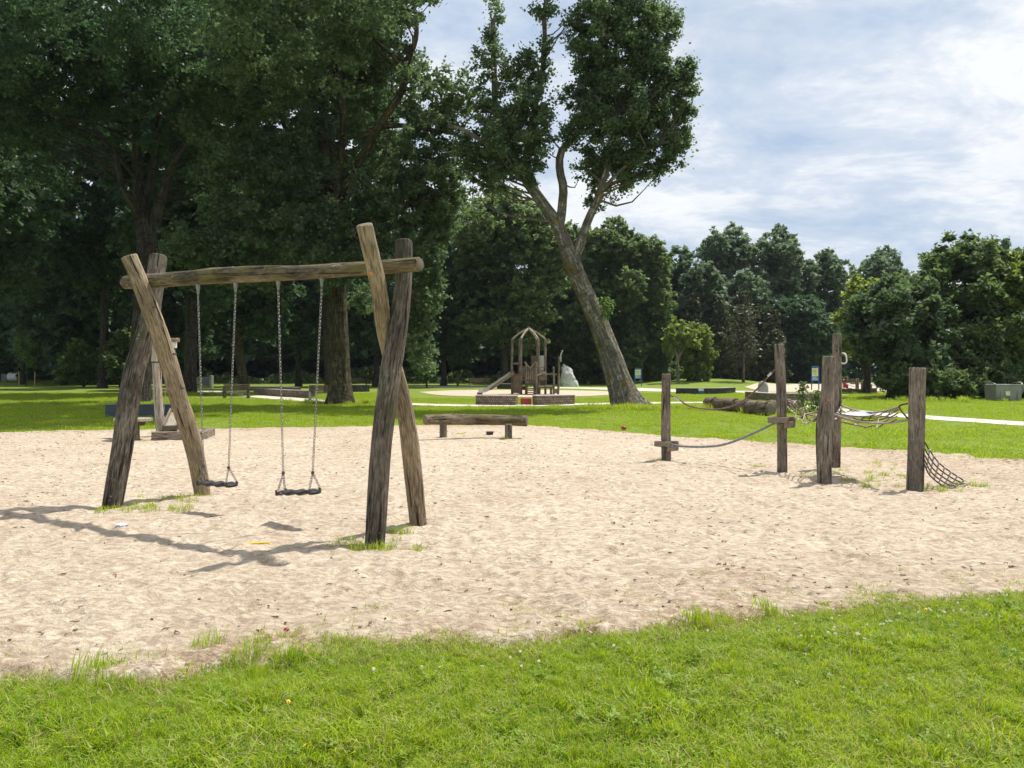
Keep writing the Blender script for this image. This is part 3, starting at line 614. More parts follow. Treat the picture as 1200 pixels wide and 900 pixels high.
# ---------------------------------------------------------------- log bench and small things on the sand
lb = thing('log_bench', 'low bench of one thick mossy log lying on two short stumps at the sand edge', 'log bench', (-.8, 18.0, 0))
timber('log_seat', [(*P(497, 492, 17.6), .118), (*P(530, 491.5, 17.9), .125), (*P(575, 491.5, 18.2), .125), (*P(618, 493, 18.0), .13)], M['wood_beam'], lb, seed=31, crack=.04)
for a, b, Y in ((519.5, 512, 18.3), (596, 516, 17.9)): pole('stump', [(a, b, Y, 9), (a, 497, Y, 8.5)], 'wood_post', lb, int(a), root=.1)
tg = thing('black_bucket', 'small black flat bucket resting on the sand under the log bench', 'bucket', (*P(574, 508, 18.9)[:2], .03)); q = ORG[tg]
m = MB(); m.tube([q, q + (0, 0, .10)], [.075, .095], 20, cap=True); m.build('tub', M['rubber'], tg)
m = MB(); m.tube([q + (.0, 0, .095), q + (0, 0, .107)], [.102, .102], 20); m.build('rim', M['steel_dark'], tg)
q = np.array([*P(303, 0, 6.92)[:2], .058]); m = MB(); m.beam(q + (-.1, -.01, 0), q + (.1, .012, .004), .035, .012, .004)
tag(m.build('toy_stick', M['yellow_plastic']), 'short flat yellow strip lying on the sand in front of the swings', 'litter')
q = P(731, 504.5, 21); q[2] = .07
def blob(name, c_, r, mat, parent=None, seed=0, amp=.15, nu=20, nv=14, freq=2., smooth=True, flat=None):
    th, ph = np.meshgrid(np.linspace(0, np.pi, nv), np.arange(nu) / nu * 2 * np.pi, indexing='ij'); d = np.stack([np.sin(th) * np.cos(ph), np.sin(th) * np.sin(ph), np.cos(th)], -1)
    k_ = 1 + amp * vnoise(d * freq + seed * 3.3, seed) + amp * .5 * vnoise(d * freq * 2.7 + seed, seed + 3); V = d * np.array(r) * k_[..., None] + np.array(c_)
    i, j = np.meshgrid(np.arange(nv - 1), np.arange(nu), indexing='ij'); qd = np.stack([i * nu + j, (i + 1) * nu + j, (i + 1) * nu + (j + 1) % nu, i * nu + (j + 1) % nu], -1).reshape(-1, 4)
    m = MB(); m.add(V.reshape(-1, 3), [qd], V.reshape(-1, 3) - np.array(c_)); return m.build(name, M[mat] if isinstance(mat, str) else mat, parent, smooth)
tag(blob('ball', q, (.07, .07, .06), 'red_paint', seed=3, amp=.05), 'small dull red ball at the grass edge right of the log bench', 'ball')
q = np.array([*P(336, 0, 4.62)[:2], .052]); tag(blob('sweet_wrapper', q, (.015, .010, .010), 'red_paint', seed=5, amp=.4), 'tiny crumpled red wrapper at the edge of the near grass', 'litter')
q = np.array([*P(143, 0, 7.72)[:2], .064]); tag(blob('paper_scrap', q, (.07, .04, .012), 'litter_white', seed=6, amp=.4), 'torn white paper scrap on the sand beside the left log post', 'litter')

# ---------------------------------------------------------------- sand hoist at the back left
sh_ = thing('sand_hoist', 'wooden sand hoist with tall pale post, square timber base and tilted trough', 'sand hoist', (*P(200, 0, 18.4)[:2], 0))
pole('mast', [(189, 512, 18.7, 11), (185.5, 470, 18.7, 10), (183.5, 425, 18.7, 9.5)], 'wood_bleached', sh_, 41, root=.0)
pole('mast_head', [(183.5, 424.5, 18.7, 11.2), (183.5, 412, 18.7, 10), (184.5, 400, 18.7, 8)], 'wood_bleached', sh_, 42, root=-1.83)
g0, g1 = P(186, 399.5, 18.75), P(208.5, 398.5, 18.3); m = MB(); m.beam(g0, g1, .12, .10, .015); m.build('arm', M['wood_tan'], sh_)
m = MB(); m.box(P(203.5, 404.5, 18.4), (.12, .12, .14), bev=.01); m.build('pulley_housing', M['panel_pale'], sh_)
m = MB(); m.box(P(204, 412, 18.4), (.07, .08, .14), bev=.01); m.build('pulley', M['steel_dark'], sh_)
rope('hoist_rope', np.array([P(197, 404, 18.5), P(194.5, 450, 18.5), P(191.5, 490, 18.5)]), .008, 'rope_pale', 12, sh_)
bz0 = .0; bc = P(216, 512, 18.2); ang = R(8)
for k, (dx, dy, L_, rz) in enumerate(((0, -.5, 1.14, 0), (0, .5, 1.14, 0), (-.5, 0, .88, 90), (.5, 0, .88, 90))):
    dd = rotm((0, 0, ang)) @ np.array([dx, dy, 0]); m = MB(); m.box((bc[0] + dd[0], bc[1] + dd[1], .13), (L_, .14, .20), (0, 0, ang + R(rz)), .015); m.build('base_timber', M['wood_plank'], sh_)
for k in range(7):
    dd = rotm((0, 0, ang)) @ np.array([(k - 3) * .132, 0, 0]); m = MB(); m.box((bc[0] + dd[0], bc[1] + dd[1], .19), (.124, .86, .03), (0, 0, ang), .006); m.build('deck_board', M['wood_bleached' if k % 2 else 'wood_plank'], sh_)
ta, tb_ = P(199.5, 504, 17.9), P(208.5, 489.5, 18.6); tb_[2] = .62; ta[2] = .26; sd_ = np.cross((tb_ - ta) / np.linalg.norm(tb_ - ta), (0, 0, 1)); sd_ /= np.linalg.norm(sd_)
m = MB(); m.beam(ta, tb_, .30, .03, .006); m.build('trough_floor', M['wood_bleached'], sh_)
for s in (-1, 1): m = MB(); m.beam(ta + sd_ * s * .16 + (0, 0, .05), tb_ + sd_ * s * .16 + (0, 0, .05), .035, .15, .008); m.build('trough_side', M['wood_plank'], sh_)
m = MB(); m.beam(ta + sd_ * -.15 + (0, -.02, .03), ta + sd_ * .15 + (0, -.02, .03), .06, .14, .01); m.build('trough_end', M['wood_deck'], sh_)
m = MB(); m.beam(P(190, 510, 18.6) + (0, 0, .02), P(184, 492, 18.72), .07, .10, .01); m.build('foot_brace', M['wood_tan'], sh_)
rt = thing('sand_table', 'small round wooden play table on one post behind the left swing leg', 'play table', (*P(157, 0, 17.7)[:2], 0))
pole('table_leg', [(160, 518, 17.6, 7.5), (159.5, 494, 17.6, 7.5)], 'wood_post', rt, 44)
q = P(156, 491.5, 17.7); m = MB(); m.tube([q + (0, 0, -.035), q + (0, 0, .025)], .41, 36); m.build('table_top', M['wood_bleached'], rt)
m = MB(); m.box(q + (.08, 0, -.09), (.34, .14, .10), bev=.01); m.build('bracket', M['wood_deck'], rt)
bw = thing('bench_block', 'long low dark blue grey block bench on the shaded lawn behind the sand hoist', 'bench block', (*P(165, 0, 27)[:2], 0))
q = P(165, 482, 27.2); m = MB(); m.box((q[0], q[1] + .25, .21), (2.52, .55, .42), bev=.02); m.build('block', M['blue_grey_paint'], bw)
m = MB(); m.box((q[0], q[1] + .25, .433), (2.56, .59, .03), bev=.008); m.build('top_slab', M['grey_paint'], bw)

# ---------------------------------------------------------------- tower playhouse with slide
TY = 55.4; sx = TY / F
tw = thing('play_tower', 'timber play tower with open six rafter roof, plank walls and a slide', 'play tower', (*P(620, 0, TY)[:2], 0))
hexr = 1.22; tc_ = np.array([*P(619.5, 0, TY)[:2], 0]); hexa = [R(a) for a in (195, 243, 302, 350, 58, 122)]
tops = [tc_ + (hexr * math.cos(a), hexr * math.sin(a), 0) for a in hexa]; tz = CH + (HY - 397.2) / F * TY; apex = tc_ + (0, 0, CH + (HY - 384) / F * TY)
rngt = np.random.default_rng(5)
for k, q in enumerate(tops):
    j = rngt.normal(0, .05, 2); timber('corner_post', [(q[0], q[1], 0, .09), (q[0] + j[0], q[1] + j[1], tz * .5, .085), (q[0], q[1], tz, .078)], M['wood_post'], tw, seg=12, step=.2, seed=50 + k)
    mid = tc_ + (q - tc_) * .56; mid[2] = tz + .41
    m = MB(); m.beam((q[0], q[1], tz - .02), mid, .09, .11, .01); m.build('rafter', M['wood_bleached'], tw); m = MB(); m.beam(mid, apex - (0, 0, .03), .09, .11, .01); m.build('rafter', M['wood_bleached'], tw)
m = MB(); m.tube([apex - (0, 0, .16), apex + (0, 0, .08)], .09, 12); m.build('roof_boss', M['wood_plank'], tw)
dz = 1.35
for k in range(14): 
    y = tc_[1] - 1.05 + k * .16; hw = 1.12 * math.sqrt(max(.1, 1 - ((y - tc_[1]) / 1.3) ** 2)); m = MB(); m.box((tc_[0], y, dz), (hw * 2, .145, .05), bev=.006); m.build('floor_board', M['wood_deck'], tw)
def wall(pa, pb, z0, z1, n, mat, nm='wall_plank', gap=.25, skew=0.):
    for k in range(n):
        f = (k + .5) / n; q = pa * (1 - f) + pb * f; L_ = np.linalg.norm(pb - pa) / n; m = MB(); h_ = z1 + rngt.uniform(-.06, .06); d = math.atan2(pb[1] - pa[1], pb[0] - pa[0])
        m.box((q[0], q[1], (z0 + h_) / 2), (L_ * (1 - gap), .035, h_ - z0), (0, rngt.normal(0, skew), d), .006); m.build(nm, M[mat], tw)
t0, t1, t2, t3, t4, t5 = [q.copy() for q in tops]
wall(t1, t2, .95, 1.95, 8, 'wood_plank'); wall(t2, t3, 1.0, 1.75, 4, 'wood_plank'); wall(t4, t5, 1.3, 2.0, 7, 'wood_plank'); wall(t0, t1, 0.1, 1.45, 4, 'wood_plank', gap=.12)
for z in (.35, .6, .85, 1.1): m = MB(); m.beam((t0[0], t0[1] - .06, z), (t1[0], t1[1] - .06, z), .05, .06); m.build('ladder_rung', M['wood_tan'], tw)
for z, a_, b_ in ((2.25, t0, t1), (1.95, t1, t2), (1.2, t1, t2), (1.95, t2, t3), (1.35, t2, t3), (2.2, t5, t0)): m = MB(); m.beam((a_[0], a_[1], z), (b_[0], b_[1], z), .07, .1); m.build('rail', M['wood_deck'], tw)
q = P(629, 0, TY - .6); m = MB(); m.box((q[0] - .2, q[1] + .3, z_at(425, TY)), (.42, .05, .95), bev=.01); m.build('brown_panel', M['wood_deck'], tw)
m = MB(); m.box((q[0] + .42, q[1] + .9, z_at(425, TY)), (.30, .05, 1.0), bev=.01); m.build('pale_panel', M['panel_pale'], tw)
# slide
s0, s1 = np.array([t0[0] - .02, t0[1] - .02, 1.5]), P(570, 457, TY - 1.2); s1[2] = .28; s2 = s1 + (-.45, -.35, -.10)
sl_pts = spline([s0, s0 * .55 + s1 * .45 + (0, 0, -.06), s1, s2], 24); dd = (s1 - s0); sdv = np.cross(dd, (0, 0, 1)); sdv /= np.linalg.norm(sdv)
m = MB(); V = []
for k_, off_, up_ in ((0, -.27, .16), (1, -.25, 0), (2, .25, 0), (3, .27, .16)): V.append(sl_pts + sdv * off_ + np.array([0, 0, up_]))
for th_ in (0, -.035):
    VV = (np.array(V) + np.array([0, 0, th_])).transpose(1, 0, 2).reshape(-1, 3); i, j = np.meshgrid(np.arange(23), np.arange(3), indexing='ij'); m.add(VV, [np.stack([i * 4 + j, i * 4 + j + 1, (i + 1) * 4 + j + 1, (i + 1) * 4 + j], -1).reshape(-1, 4)])
m.build('slide_chute', M['slide_steel'], tw)
for s in (-1, 1): m = MB(); m.beam(sl_pts[0] + sdv * s * .31 + (0, 0, .03), sl_pts[17] + sdv * s * .31 + (0, 0, .05), .05, .2); m.build('slide_side', M['wood_tan'], tw)
m = MB(); m.box((s2[0], s2[1], .09), (.2, .5, .18), (0, 0, .5), .02); m.build('slide_foot', M['wood_deck'], tw)
# lower decks on the right, extra posts and rails
def tpost(px, py0, py1, Y, wd=.075, lean=0): 
    a = P(px, py0, Y); b = P(px + lean, py1, Y); return timber('post', [(a[0], a[1], 0, wd), (*((a + b) / 2 + (.02, 0, 0)), wd), (*b, wd * .9)], M['wood_post'], tw, seg=12, step=.2, seed=int(px * 3 + py1))
tpost(628.3, 462.5, 424, TY - 1.7); tpost(648.8, 462, 430, TY - 1.2); tpost(654, 462, 418, TY - .9, .085, 1.2); tpost(616, 461, 428, TY - 1.2, .06)
def deck(px0, px1, py, Y, dpt, n):
    a, b = P(px0, py, Y), P(px1, py, Y)
    for k in range(n): m = MB(); m.box(((a[0] + b[0]) / 2, a[1] + (k + .5) * dpt / n, a[2]), (b[0] - a[0], dpt / n * .9, .05), bev=.006); m.build('deck_board', M['wood_plank'], tw)
    m = MB(); m.box(((a[0] + b[0]) / 2, a[1] - .02, a[2] - .10), (b[0] - a[0], .05, .12), bev=.006); m.build('deck_joist', M['wood_deck'], tw)
    for f in (.12, .88): x = a[0] * (1 - f) + b[0] * f; m = MB(); m.box((x, a[1] + .12, (a[2] - .1) / 2), (.17, .17, a[2] - .12), bev=.01); m.build('deck_leg', M['wood_deck'], tw)
deck(615.5, 628, 447, TY - 1.6, 1.2, 6); deck(630, 648, 452.5, TY - 1.4, 1.3, 6)
for k in range(3): m = MB(); q = P(621 + k * 1., 455 + 2.4 * k, TY - 1.7 - k * .25); m.box((q[0], q[1], q[2]), (.6, .25, .07), bev=.01); m.build('step', M['wood_deck'], tw)
m = MB(); m.beam(P(630, 438, TY - .9), P(652.5, 438.8, TY - .9), .06, .10); m.build('rail', M['wood_plank'], tw)
m = MB(); m.beam(P(629, 440, TY - 1.6), P(640, 436, TY - .2), .06, .09); m.build('rail', M['wood_plank'], tw)
for a, b, c_, d_ in ((615, 424, 621, 432), (621, 432, 628, 424), (628.5, 425, 633, 433)): m = MB(); m.beam(P(a, b, TY - 1.5), P(c_, d_, TY - 1.5), .05, .13); m.build('brace', M['wood_plank'], tw)
for k in range(5): m = MB(); q = P(617 + k * 2.4, 440, TY - 1.55); m.box(q, (.10, .035, .62 + .1 * rngt.uniform(-1, 1)), bev=.005); m.build('fence_slat', M['wood_plank'], tw)
for k in range(6): m = MB(); q = P(630.3 + k * 1.9, 445, TY - .2); m.box(q, (.09, .035, .85 + .1 * rngt.uniform(-1, 1)), (0, rngt.normal(0, .1), 0), bev=.005); m.build('fence_slat', M['wood_plank'], tw)
m = MB(); m.tube(spline([P(657.2, 424, TY - .9), P(657.2, 416, TY - .9), P(659.3, 410.5, TY - .9)], 10), .05, 8); m.build('speaking_tube', M['slide_steel'], tw, True)
m = MB(); q = P(613.5, 455, TY + .4); m.box(q, (.28, .2, .26), bev=.02); m.build('red_box', M['red_paint'], tw)
m = MB(); m.tube([P(651, 456, TY - 1), P(651, 461, TY - 1)], .12, 10); m.build('stump', M['wood_plank'], tw)

# ---------------------------------------------------------------- low brick walls, red cube
def low_wall(label, rows, h_, depth, mat, cap='concrete', group='low brick seat walls'):
    """rows = (px, py of the foot); a gently bent wall of given height and thickness"""
    g = np.array([(*G(a, b), 0.) for a, b in rows]); c_ = g.mean(0); r = thing('low_wall', label, 'low wall', (c_[0], c_[1], 0), group)
    sp = spline(g, 14); t_, _, _ = frames(sp); nx = np.stack([-t_[:, 1], t_[:, 0], t_[:, 0] * 0], -1); 
    if nx[0][1] < 0: nx = -nx
    z0, z1 = -.1, h_ - .03
    def body(z0, z1, o, mm, nm):
        A = sp - nx * o; B = sp + nx * (depth + o); n = len(sp)
        if o: A[0] -= t_[0] * o; B[0] -= t_[0] * o; A[-1] += t_[-1] * o; B[-1] += t_[-1] * o
        d = np.concatenate([[0], np.cumsum(np.linalg.norm(np.diff(sp, axis=0), axis=1))]); m = MB()
        def quadstrip(P0, P1, L0, L1):
            V = np.vstack([P0, P1]); Lc = np.vstack([L0, L1]); i = np.arange(len(P0) - 1); k_ = len(P0); m.add(V, [np.stack([i, i + 1, k_ + i + 1, k_ + i], 1)], Lc)
        z = lambda Q, zz_: np.concatenate([Q[:, :2], np.full((len(Q), 1), zz_)], 1)
        L = lambda zz_, of=0.: np.stack([d + of, np.full(n, zz_), np.zeros(n)], -1)
        quadstrip(z(A, z0), z(A, z1), L(z0), L(z1)); quadstrip(z(B, z1), z(B, z0), L(z1, 3), L(z0, 3)); quadstrip(z(A, z1), z(B, z1), L(0, 5), L(depth, 5))
        for e, s in ((0, 1), (-1, -1)):
            q = np.array([[*A[e][:2], z0], [*B[e][:2], z0], [*B[e][:2], z1], [*A[e][:2], z1]]); m.add(q if s < 0 else q[::-1], [[[0, 1, 2, 3]]], np.array([[0, z0, 0], [depth, z0, 0], [depth, z1, 0], [0, z1, 0]])[:: (1 if s < 0 else -1)])
        m.build(nm, M[mm], r)
    body(z0, z1, 0, mat, 'brick_stack'); body(z1 + .003, z1 + .035, .02, cap, 'coping'); return r
low_wall('brown stacked brick seat wall left of the red cube, before the play tower', [(557.5, 474.3), (580, 474.8), (604.5, 475)], .46, .55, 'brick_brown')
low_wall('brown stacked brick seat wall right of the red cube, before the play tower', [(629.5, 475), (650, 474.6), (673.5, 473.8)], .46, .55, 'brick_brown')
low_wall('brown seat wall on the path, seen between the two swings', [(297, 462.5), (330, 465), (360, 466.4)], .46, .55, 'brick_brown')
low_wall('pale topped wall just behind the brown wall seen between the swings', [(292, 457.8), (320, 458), (346, 459)], .36, .5, 'brick_brown', 'concrete')
low_wall('dark seat wall right of the big brown trunk', [(400, 459), (418, 459.2), (433, 459)], .55, .6, 'brick_dark', 'blue_grey_paint')
low_wall('long dark seat wall carrying a small blue and white plate', [(792, 462), (820, 462.3), (845, 462), (862, 461)], .45, .6, 'brick_dark', 'concrete')
low_wall('long brown curved seat wall behind the row of cut logs', [(873, 467.8), (900, 470.5), (930, 471), (957, 470)], .45, .6, 'brick_brown', 'concrete')
low_wall('short grey seat wall left behind the tower slide', [(582.5, 455.6), (600, 456)], .5, .6, 'brick_dark', 'concrete')
q = P(828, 459.5, 53.2); q[1] = G(828, 462.3)[1] - .03; s = thing('wall_plate', 'small blue and white plate fixed on the long dark seat wall', 'plate', (q[0], q[1], .1))
m = MB(); m.box((q[0], q[1] - .01, .15), (.38, .03, .2), bev=.004); m.build('blue_field', M['blue_paint'], s); m = MB(); m.box((q[0], q[1] - .01, .335), (.38, .03, .165), bev=.004); m.build('white_field', M['white_paint'], s)
q = P(616.5, 0, 37.4); s = thing('red_cube', 'small red painted cube seat standing between two brick seat walls', 'cube seat', (q[0], q[1], 0))
m = MB(); m.box((q[0], q[1] + .25, .16), (.52, .5, .32), bev=.02); m.build('cube', M['red_paint'], s); m = MB(); m.box((q[0], q[1] + .25, .325), (.48, .46, .02), bev=.008); m.build('cube_top', M['red_paint'], s)

# ---------------------------------------------------------------- caterpillar of cut logs on the lawn
def cut_log(px, py, Y, L_, r_, az, seed, label):
    q = P(px, py, Y); q[2] = r_ * .86; d = np.array([math.cos(az), math.sin(az), 0]); o = thing('cut_log', label, 'log', (q[0], q[1], 0), 'thick cut logs lying in a row on the lawn')
    timber('log', [(*(q - d * L_ / 2), r_), (*(q + d * L_ / 2), r_ * rngt.uniform(.95, 1.05))], M['wood_log'], o, seg=24, step=.08, seed=seed, crack=.04, bev=.11)
lab = ['leftmost and highest looking log of the lying row', 'second log from the left in the lying row', 'third log from the left in the lying row', 'fourth log from the left in the lying row', 'fifth log from the left in the lying row', 'last log of the left row, its round cut end showing']
for k in range(6): cut_log(834 + k * 12.3, 475.5 + k * 1.5, 32.9 - k * .93, .64, .285 + .012 * math.sin(k * 4), R(-58) + .16 * math.sin(k * 5), 60 + k, lab[k])
for k, (a, b, Y, L_) in enumerate(((903.5, 479.5, 29.8, .62), (930, 478.5, 30.2, .75))): cut_log(a, b, Y, L_, .27, R(5), 70 + k, ['mossy log lying just left behind the second climbing post', 'mossy log lying just right behind the second climbing post'][k])

# ---------------------------------------------------------------- boulder, standing stone, signs, benches, bins
bl = thing('boulder', 'tall pale boulder with a straight left side and sloping right side before dark trees', 'boulder', (*P(668, 0, 86)[:2], 0)); q = ORG[bl]
n_ = 15; hh = np.linspace(-.05, 1, n_); V = []; nu = 26
for k, h_ in enumerate(hh):
    xl = -.98 + .10 * max(h_, 0) ** 2; xr = 1.12 - 1.15 * max(h_, 0) ** .9 - (.55 * max(0, (h_ - .8) / .2) ** 2); cx_, rx = (xl + xr) / 2, (xr - xl) / 2; ry = .75 * (1 - .6 * max(h_, 0))
    if h_ > .9: rx *= .75; ry *= .7
    th = np.arange(nu) / nu * 2 * np.pi; c4 = np.sign(np.cos(th)) * np.abs(np.cos(th)) ** .75; s4 = np.sign(np.sin(th)) * np.abs(np.sin(th)) ** .75
    p_ = np.stack([q[0] + cx_ + rx * c4, q[1] + ry * s4, np.full(nu, h_ * 2.35)], -1); p_ += .17 * np.stack([vnoise(p_ * 1.6 + a_, 7 + a_) for a_ in range(3)], -1) + .10 * np.stack([vnoise(p_ * 4 + a_, 17 + a_) for a_ in range(3)], -1); V.append(p_)
V = np.array(V).reshape(-1, 3); i, j = np.meshgrid(np.arange(n_ - 1), np.arange(nu), indexing='ij'); qd = np.stack([i * nu + j, i * nu + (j + 1) % nu, (i + 1) * nu + (j + 1) % nu, (i + 1) * nu + j], -1).reshape(-1, 4)
top = V[-nu:].mean(0) + (0, 0, .06); V = np.vstack([V, [top]]); jj = np.arange(nu); m = MB(); m.add(V, [qd, np.stack([np.full(nu, len(V) - 1), (n_ - 1) * nu + jj, (n_ - 1) * nu + (jj + 1) % nu], 1)], V - q); m.build('rock', M['stone_pale'], bl, False)
q = np.array([*G(894, 461), .3]); o = blob('standing_stone', q, (.42, .25, .62), 'stone_grey', seed=9, amp=.1); tag(o, 'small rounded grey stone standing beyond the second climbing post', 'stone')

def sign(label, px, Y, py0, py1, wpx, lean=0):
    q = P(px, 0, Y); wd = wpx / F * Y; z1 = z_at(py0, Y); zb = z1 - .62 * (z1 - z_at(py1, Y)); r = thing('information_sign', label, 'sign', (q[0], q[1], mound(q[0], q[1])), 'blue information signs')
    g0 = float(mound(q[0], q[1])); yaw = R(-12)
    def pt(x, y, z): return np.array([q[0], q[1], 0]) + rotm((0, 0, yaw)) @ np.array([x, y, 0]) + (0, 0, z)
    for s in (-1, 1): m = MB(); m.box(pt(s * wd * .46, 0, (z1 + g0) / 2 - .1), (.09, .09, z1 - g0), (0, 0, yaw), .01); m.build('sign_post', M['blue_paint'], r)
    b = MB(); b.box(pt(0, 0, (z1 + zb) / 2), (wd * .92, .06, z1 - zb), (0, 0, yaw), .01); bo = b.build('sign_board', M['blue_paint'], r)
    H_ = z1 - zb
    m = MB(); m.box(pt(-wd * .03, -.035, zb + H_ * .18), (wd * .80, .012, H_ * .26), (0, 0, yaw)); m.build('lower_print', M['light_blue_print'], bo)
    m = MB(); m.box(pt(-wd * .03, -.035, zb + H_ * .60), (wd * .80, .012, H_ * .54), (0, 0, yaw)); m.build('map_field', M['map_yellow'], bo)
    m = MB(); m.box(pt(-wd * .06, -.044, zb + H_ * .60), (wd * .42, .006, H_ * .40), (0, 0, yaw)); m.build('map_print', M['map_green'], bo)
    m = MB(); m.box(pt(wd * .27, -.044, zb + H_ * .26), (wd * .14, .006, H_ * .10), (0, 0, yaw)); m.build('red_mark', M['red_paint'], bo)
sign('blue information sign with green map, standing right of the leaning tree trunk', 747.8, 82, 431.5, 451.5, 8.2)
sign('blue information sign with pale map, standing left of the tall climbing posts', 955.3, 68, 429, 457.5, 8.6)

def bench(label, px, py, Y, wd, yaw, sides, slat, back=True, cap=None, name='bench', armw=.09):
    q = np.array([(px - CX) / F * Y, Y, float(mound((px - CX) / F * Y, Y))]); r = thing(name, label, 'bench', q)
    def B(nm, c_, s_, mat, rx=0.): v = q + rotm((0, 0, yaw)) @ np.array(c_); m = MB(); m.box(v, s_, (rx, 0, yaw), min(.012, min(s_) * .3)); return m.build(nm, M[mat], r)
    for s in (-1, 1):
        B('side_frame', (s * (wd / 2 - armw / 2), .06, .38 if back else .2), (armw, .10, .76 if back else .4), sides); B('side_frame', (s * (wd / 2 - armw / 2), -.2, .20), (armw, .10, .40), sides)
    for k in range(4): B('seat_slat', (0, -.26 + k * .105, .43), (wd - armw * 1.2, .09, .04), slat)
    if back:
        for k in range(4): B('back_slat', (0, .125 + .012 * k, .53 + k * .095), (wd - armw * .6, .035, .085), slat, R(-8))
    return r
bench('grey brown bench seen from behind beside the pale path, left of the brown wall', 277, 460, 46.8, 1.55, R(195), 'wood_grey', 'wood_grey', armw=.18)
bench('dark slatted bench with pale legs, half hidden behind the big brown trunk', 385, 468, 44, 2.2, R(188), 'concrete', 'wood_dark', armw=.12)
bench('pale slatted bench far left of the play tower under the trees', 561.5, 452, 92, 2.5, R(8), 'steel_dark', 'wood_tan')
bench('brown picnic bench far behind the dark seat wall right of the trunk', 419, 450, 90, 2.2, R(0), 'wood_grey', 'wood_tan')
bg_ = thing('seat_bin', 'blue grey metal cabinet bench with reddish slats in the forest shade', 'cabinet bench', (*P(239, 0, 75)[:2], 0)); q = ORG[bg_]
zb = lambda py: z_at(py, 75)
m = MB(); m.box((q[0] + .1, q[1], (zb(442) + zb(452)) / 2), (1.25, .5, zb(442) - zb(452)), bev=.02); m.build('cabinet', M['grey_paint'], bg_)
m = MB(); m.box((q[0] + .78, q[1] - .1, (zb(440) + 0) / 2), (.22, .6, zb(440)), bev=.03); m.build('end_panel', M['galvanised'], bg_)
m = MB(); m.box((q[0] - .72, q[1] - .1, (zb(443)) / 2), (.14, .5, zb(443)), bev=.03); m.build('end_panel', M['grey_paint'], bg_)
for k in range(3): m = MB(); m.box((q[0] - .4, q[1] - .3, zb(446.5 + k * 1.3)), (.62, .06, .07), bev=.01); m.build('slat', M['stake_wood'], bg_)
m = MB(); m.box((q[0] + .1, q[1] - .38, zb(452.3)), (1.2, .3, .06), bev=.01); m.build('seat_board', M['wood_bleached'], bg_)
# waste container
wc = thing('waste_container', 'open grey metal waste container with rounded end rails before the right bushes', 'waste container', (*P(1177, 0, 42.3)[:2], 0)); q = ORG[wc]
def quadbox(nm, b4, t4, mat, th=0): 
    V = np.array(b4 + t4, float) + q; m = MB(); m.add(V, [[[3, 2, 1, 0], [0, 1, 5, 4], [1, 2, 6, 5], [2, 3, 7, 6], [3, 0, 4, 7]]]); m.build(nm, M[mat], wc)
quadbox('tub', [(-.74, -.45, .06), (.62, -.45, .06), (.62, .5, .06), (-.74, .5, .06)], [(-.78, -.52, .88), (.66, -.52, .88), (.66, .55, .88), (-.78, .55, .88)], 'galvanised')
m = MB(); m.box(q + (-.06, .02, .884), (1.36, .98, .02)); m.build('opening_shade_plate', M['inside_shade_black'], wc)  # solid black plate across the tub, painted shade of the open inside
for y_ in (-.53, .56): m = MB(); m.box(q + (-.06, y_, .90), (1.5, .06, .06), bev=.015); m.build('rim', M['galvanised'], wc)
for x_ in (-.80, .68): 
    m = MB(); th = np.linspace(0, math.pi, 12); m.tube([q + (x_, .02 - .52 * math.cos(a), .84 + .17 * math.sin(a) ** .6) for a in th], .03, 8); m.build('end_rail', M['steel'], wc, True)
m = MB(); th = np.linspace(0, 2 * math.pi, 20); m.tube([q + (.80, -.05 + .33 * math.cos(a), .72 + .33 * math.sin(a)) for a in th], .035, 8); m.build('lift_ring', M['galvanised'], wc, True)
m = MB(); m.tube([q + (.66, -.05, .6), q + (.98, -.05, .62)], .035, 10); m.build('lift_pin', M['steel_dark'], wc)
for x_ in (-.5, 0, .42): m = MB(); m.box(q + (x_, -.495, .46), (.05, .04, .76), (R(-5), 0, 0), .01); m.build('rib', M['galvanised'], wc)
m = MB(); m.box(q + (-.12, -.51, .44), (.26, .012, .24), (R(-5), 0, 0)); m.build('faded_label', M['map_yellow'], wc)
for x_ in (-.6, .5): m = MB(); m.tube([q + (x_ - .03, -.4, .05), q + (x_ + .03, -.4, .05)], .06, 12); m.build('wheel', M['steel_dark'], wc)

# far left: white tank, staked sapling; far centre: bin, lone post
q = P(14, 0, 110); q[2] = float(mound(q[0], q[1])); tk = thing('white_tank', 'white cylindrical tank lying under the trees at the far left edge', 'tank', q)
m = MB(); m.tube([q + (-.35, 0, .72), q + (1.0, 0, .72)], .62, 28); m.build('barrel', M['white_paint'], tk, False); m = MB(); m.box(q + (-.8, 0, .62), (.85, 1.1, 1.1), bev=.05); m.build('end_box', M['grey_paint'], tk)
sp_ = thing('grey_bin', 'small grey box bin on the grass behind the first climbing post', 'bin', (*P(768, 0, 98)[:2], .2)); q = ORG[sp_]
m = MB(); m.box(q + (.15, 0, .35), (.62, .6, .5), bev=.04); m.build('bin_body', M['grey_paint'], sp_); m = MB(); m.box(q + (-.3, -.02, .33), (.3, .6, .46), bev=.04); m.build('opening_shade_block', M['inside_shade_black'], sp_)  # the black block is painted shade, there is no hollow in the bin
q = np.array([*P(536.5, 0, 92)[:2], 0.]); o = thing('gate_post', 'lone weathered wooden post in front of the dark wood, left of the pale bench', 'post', q); timber('shaft', [(*q, .14), (*(q + (0, 0, 1.5)), .13)], M['wood_grey'], o, seg=12, step=.2, seed=90)
m = MB(); m.beam(q + (.0, -.16, 1.25), q + (.28, -.16, 1.2), .04, .14); m.build('cleat', M['wood_grey'], o)

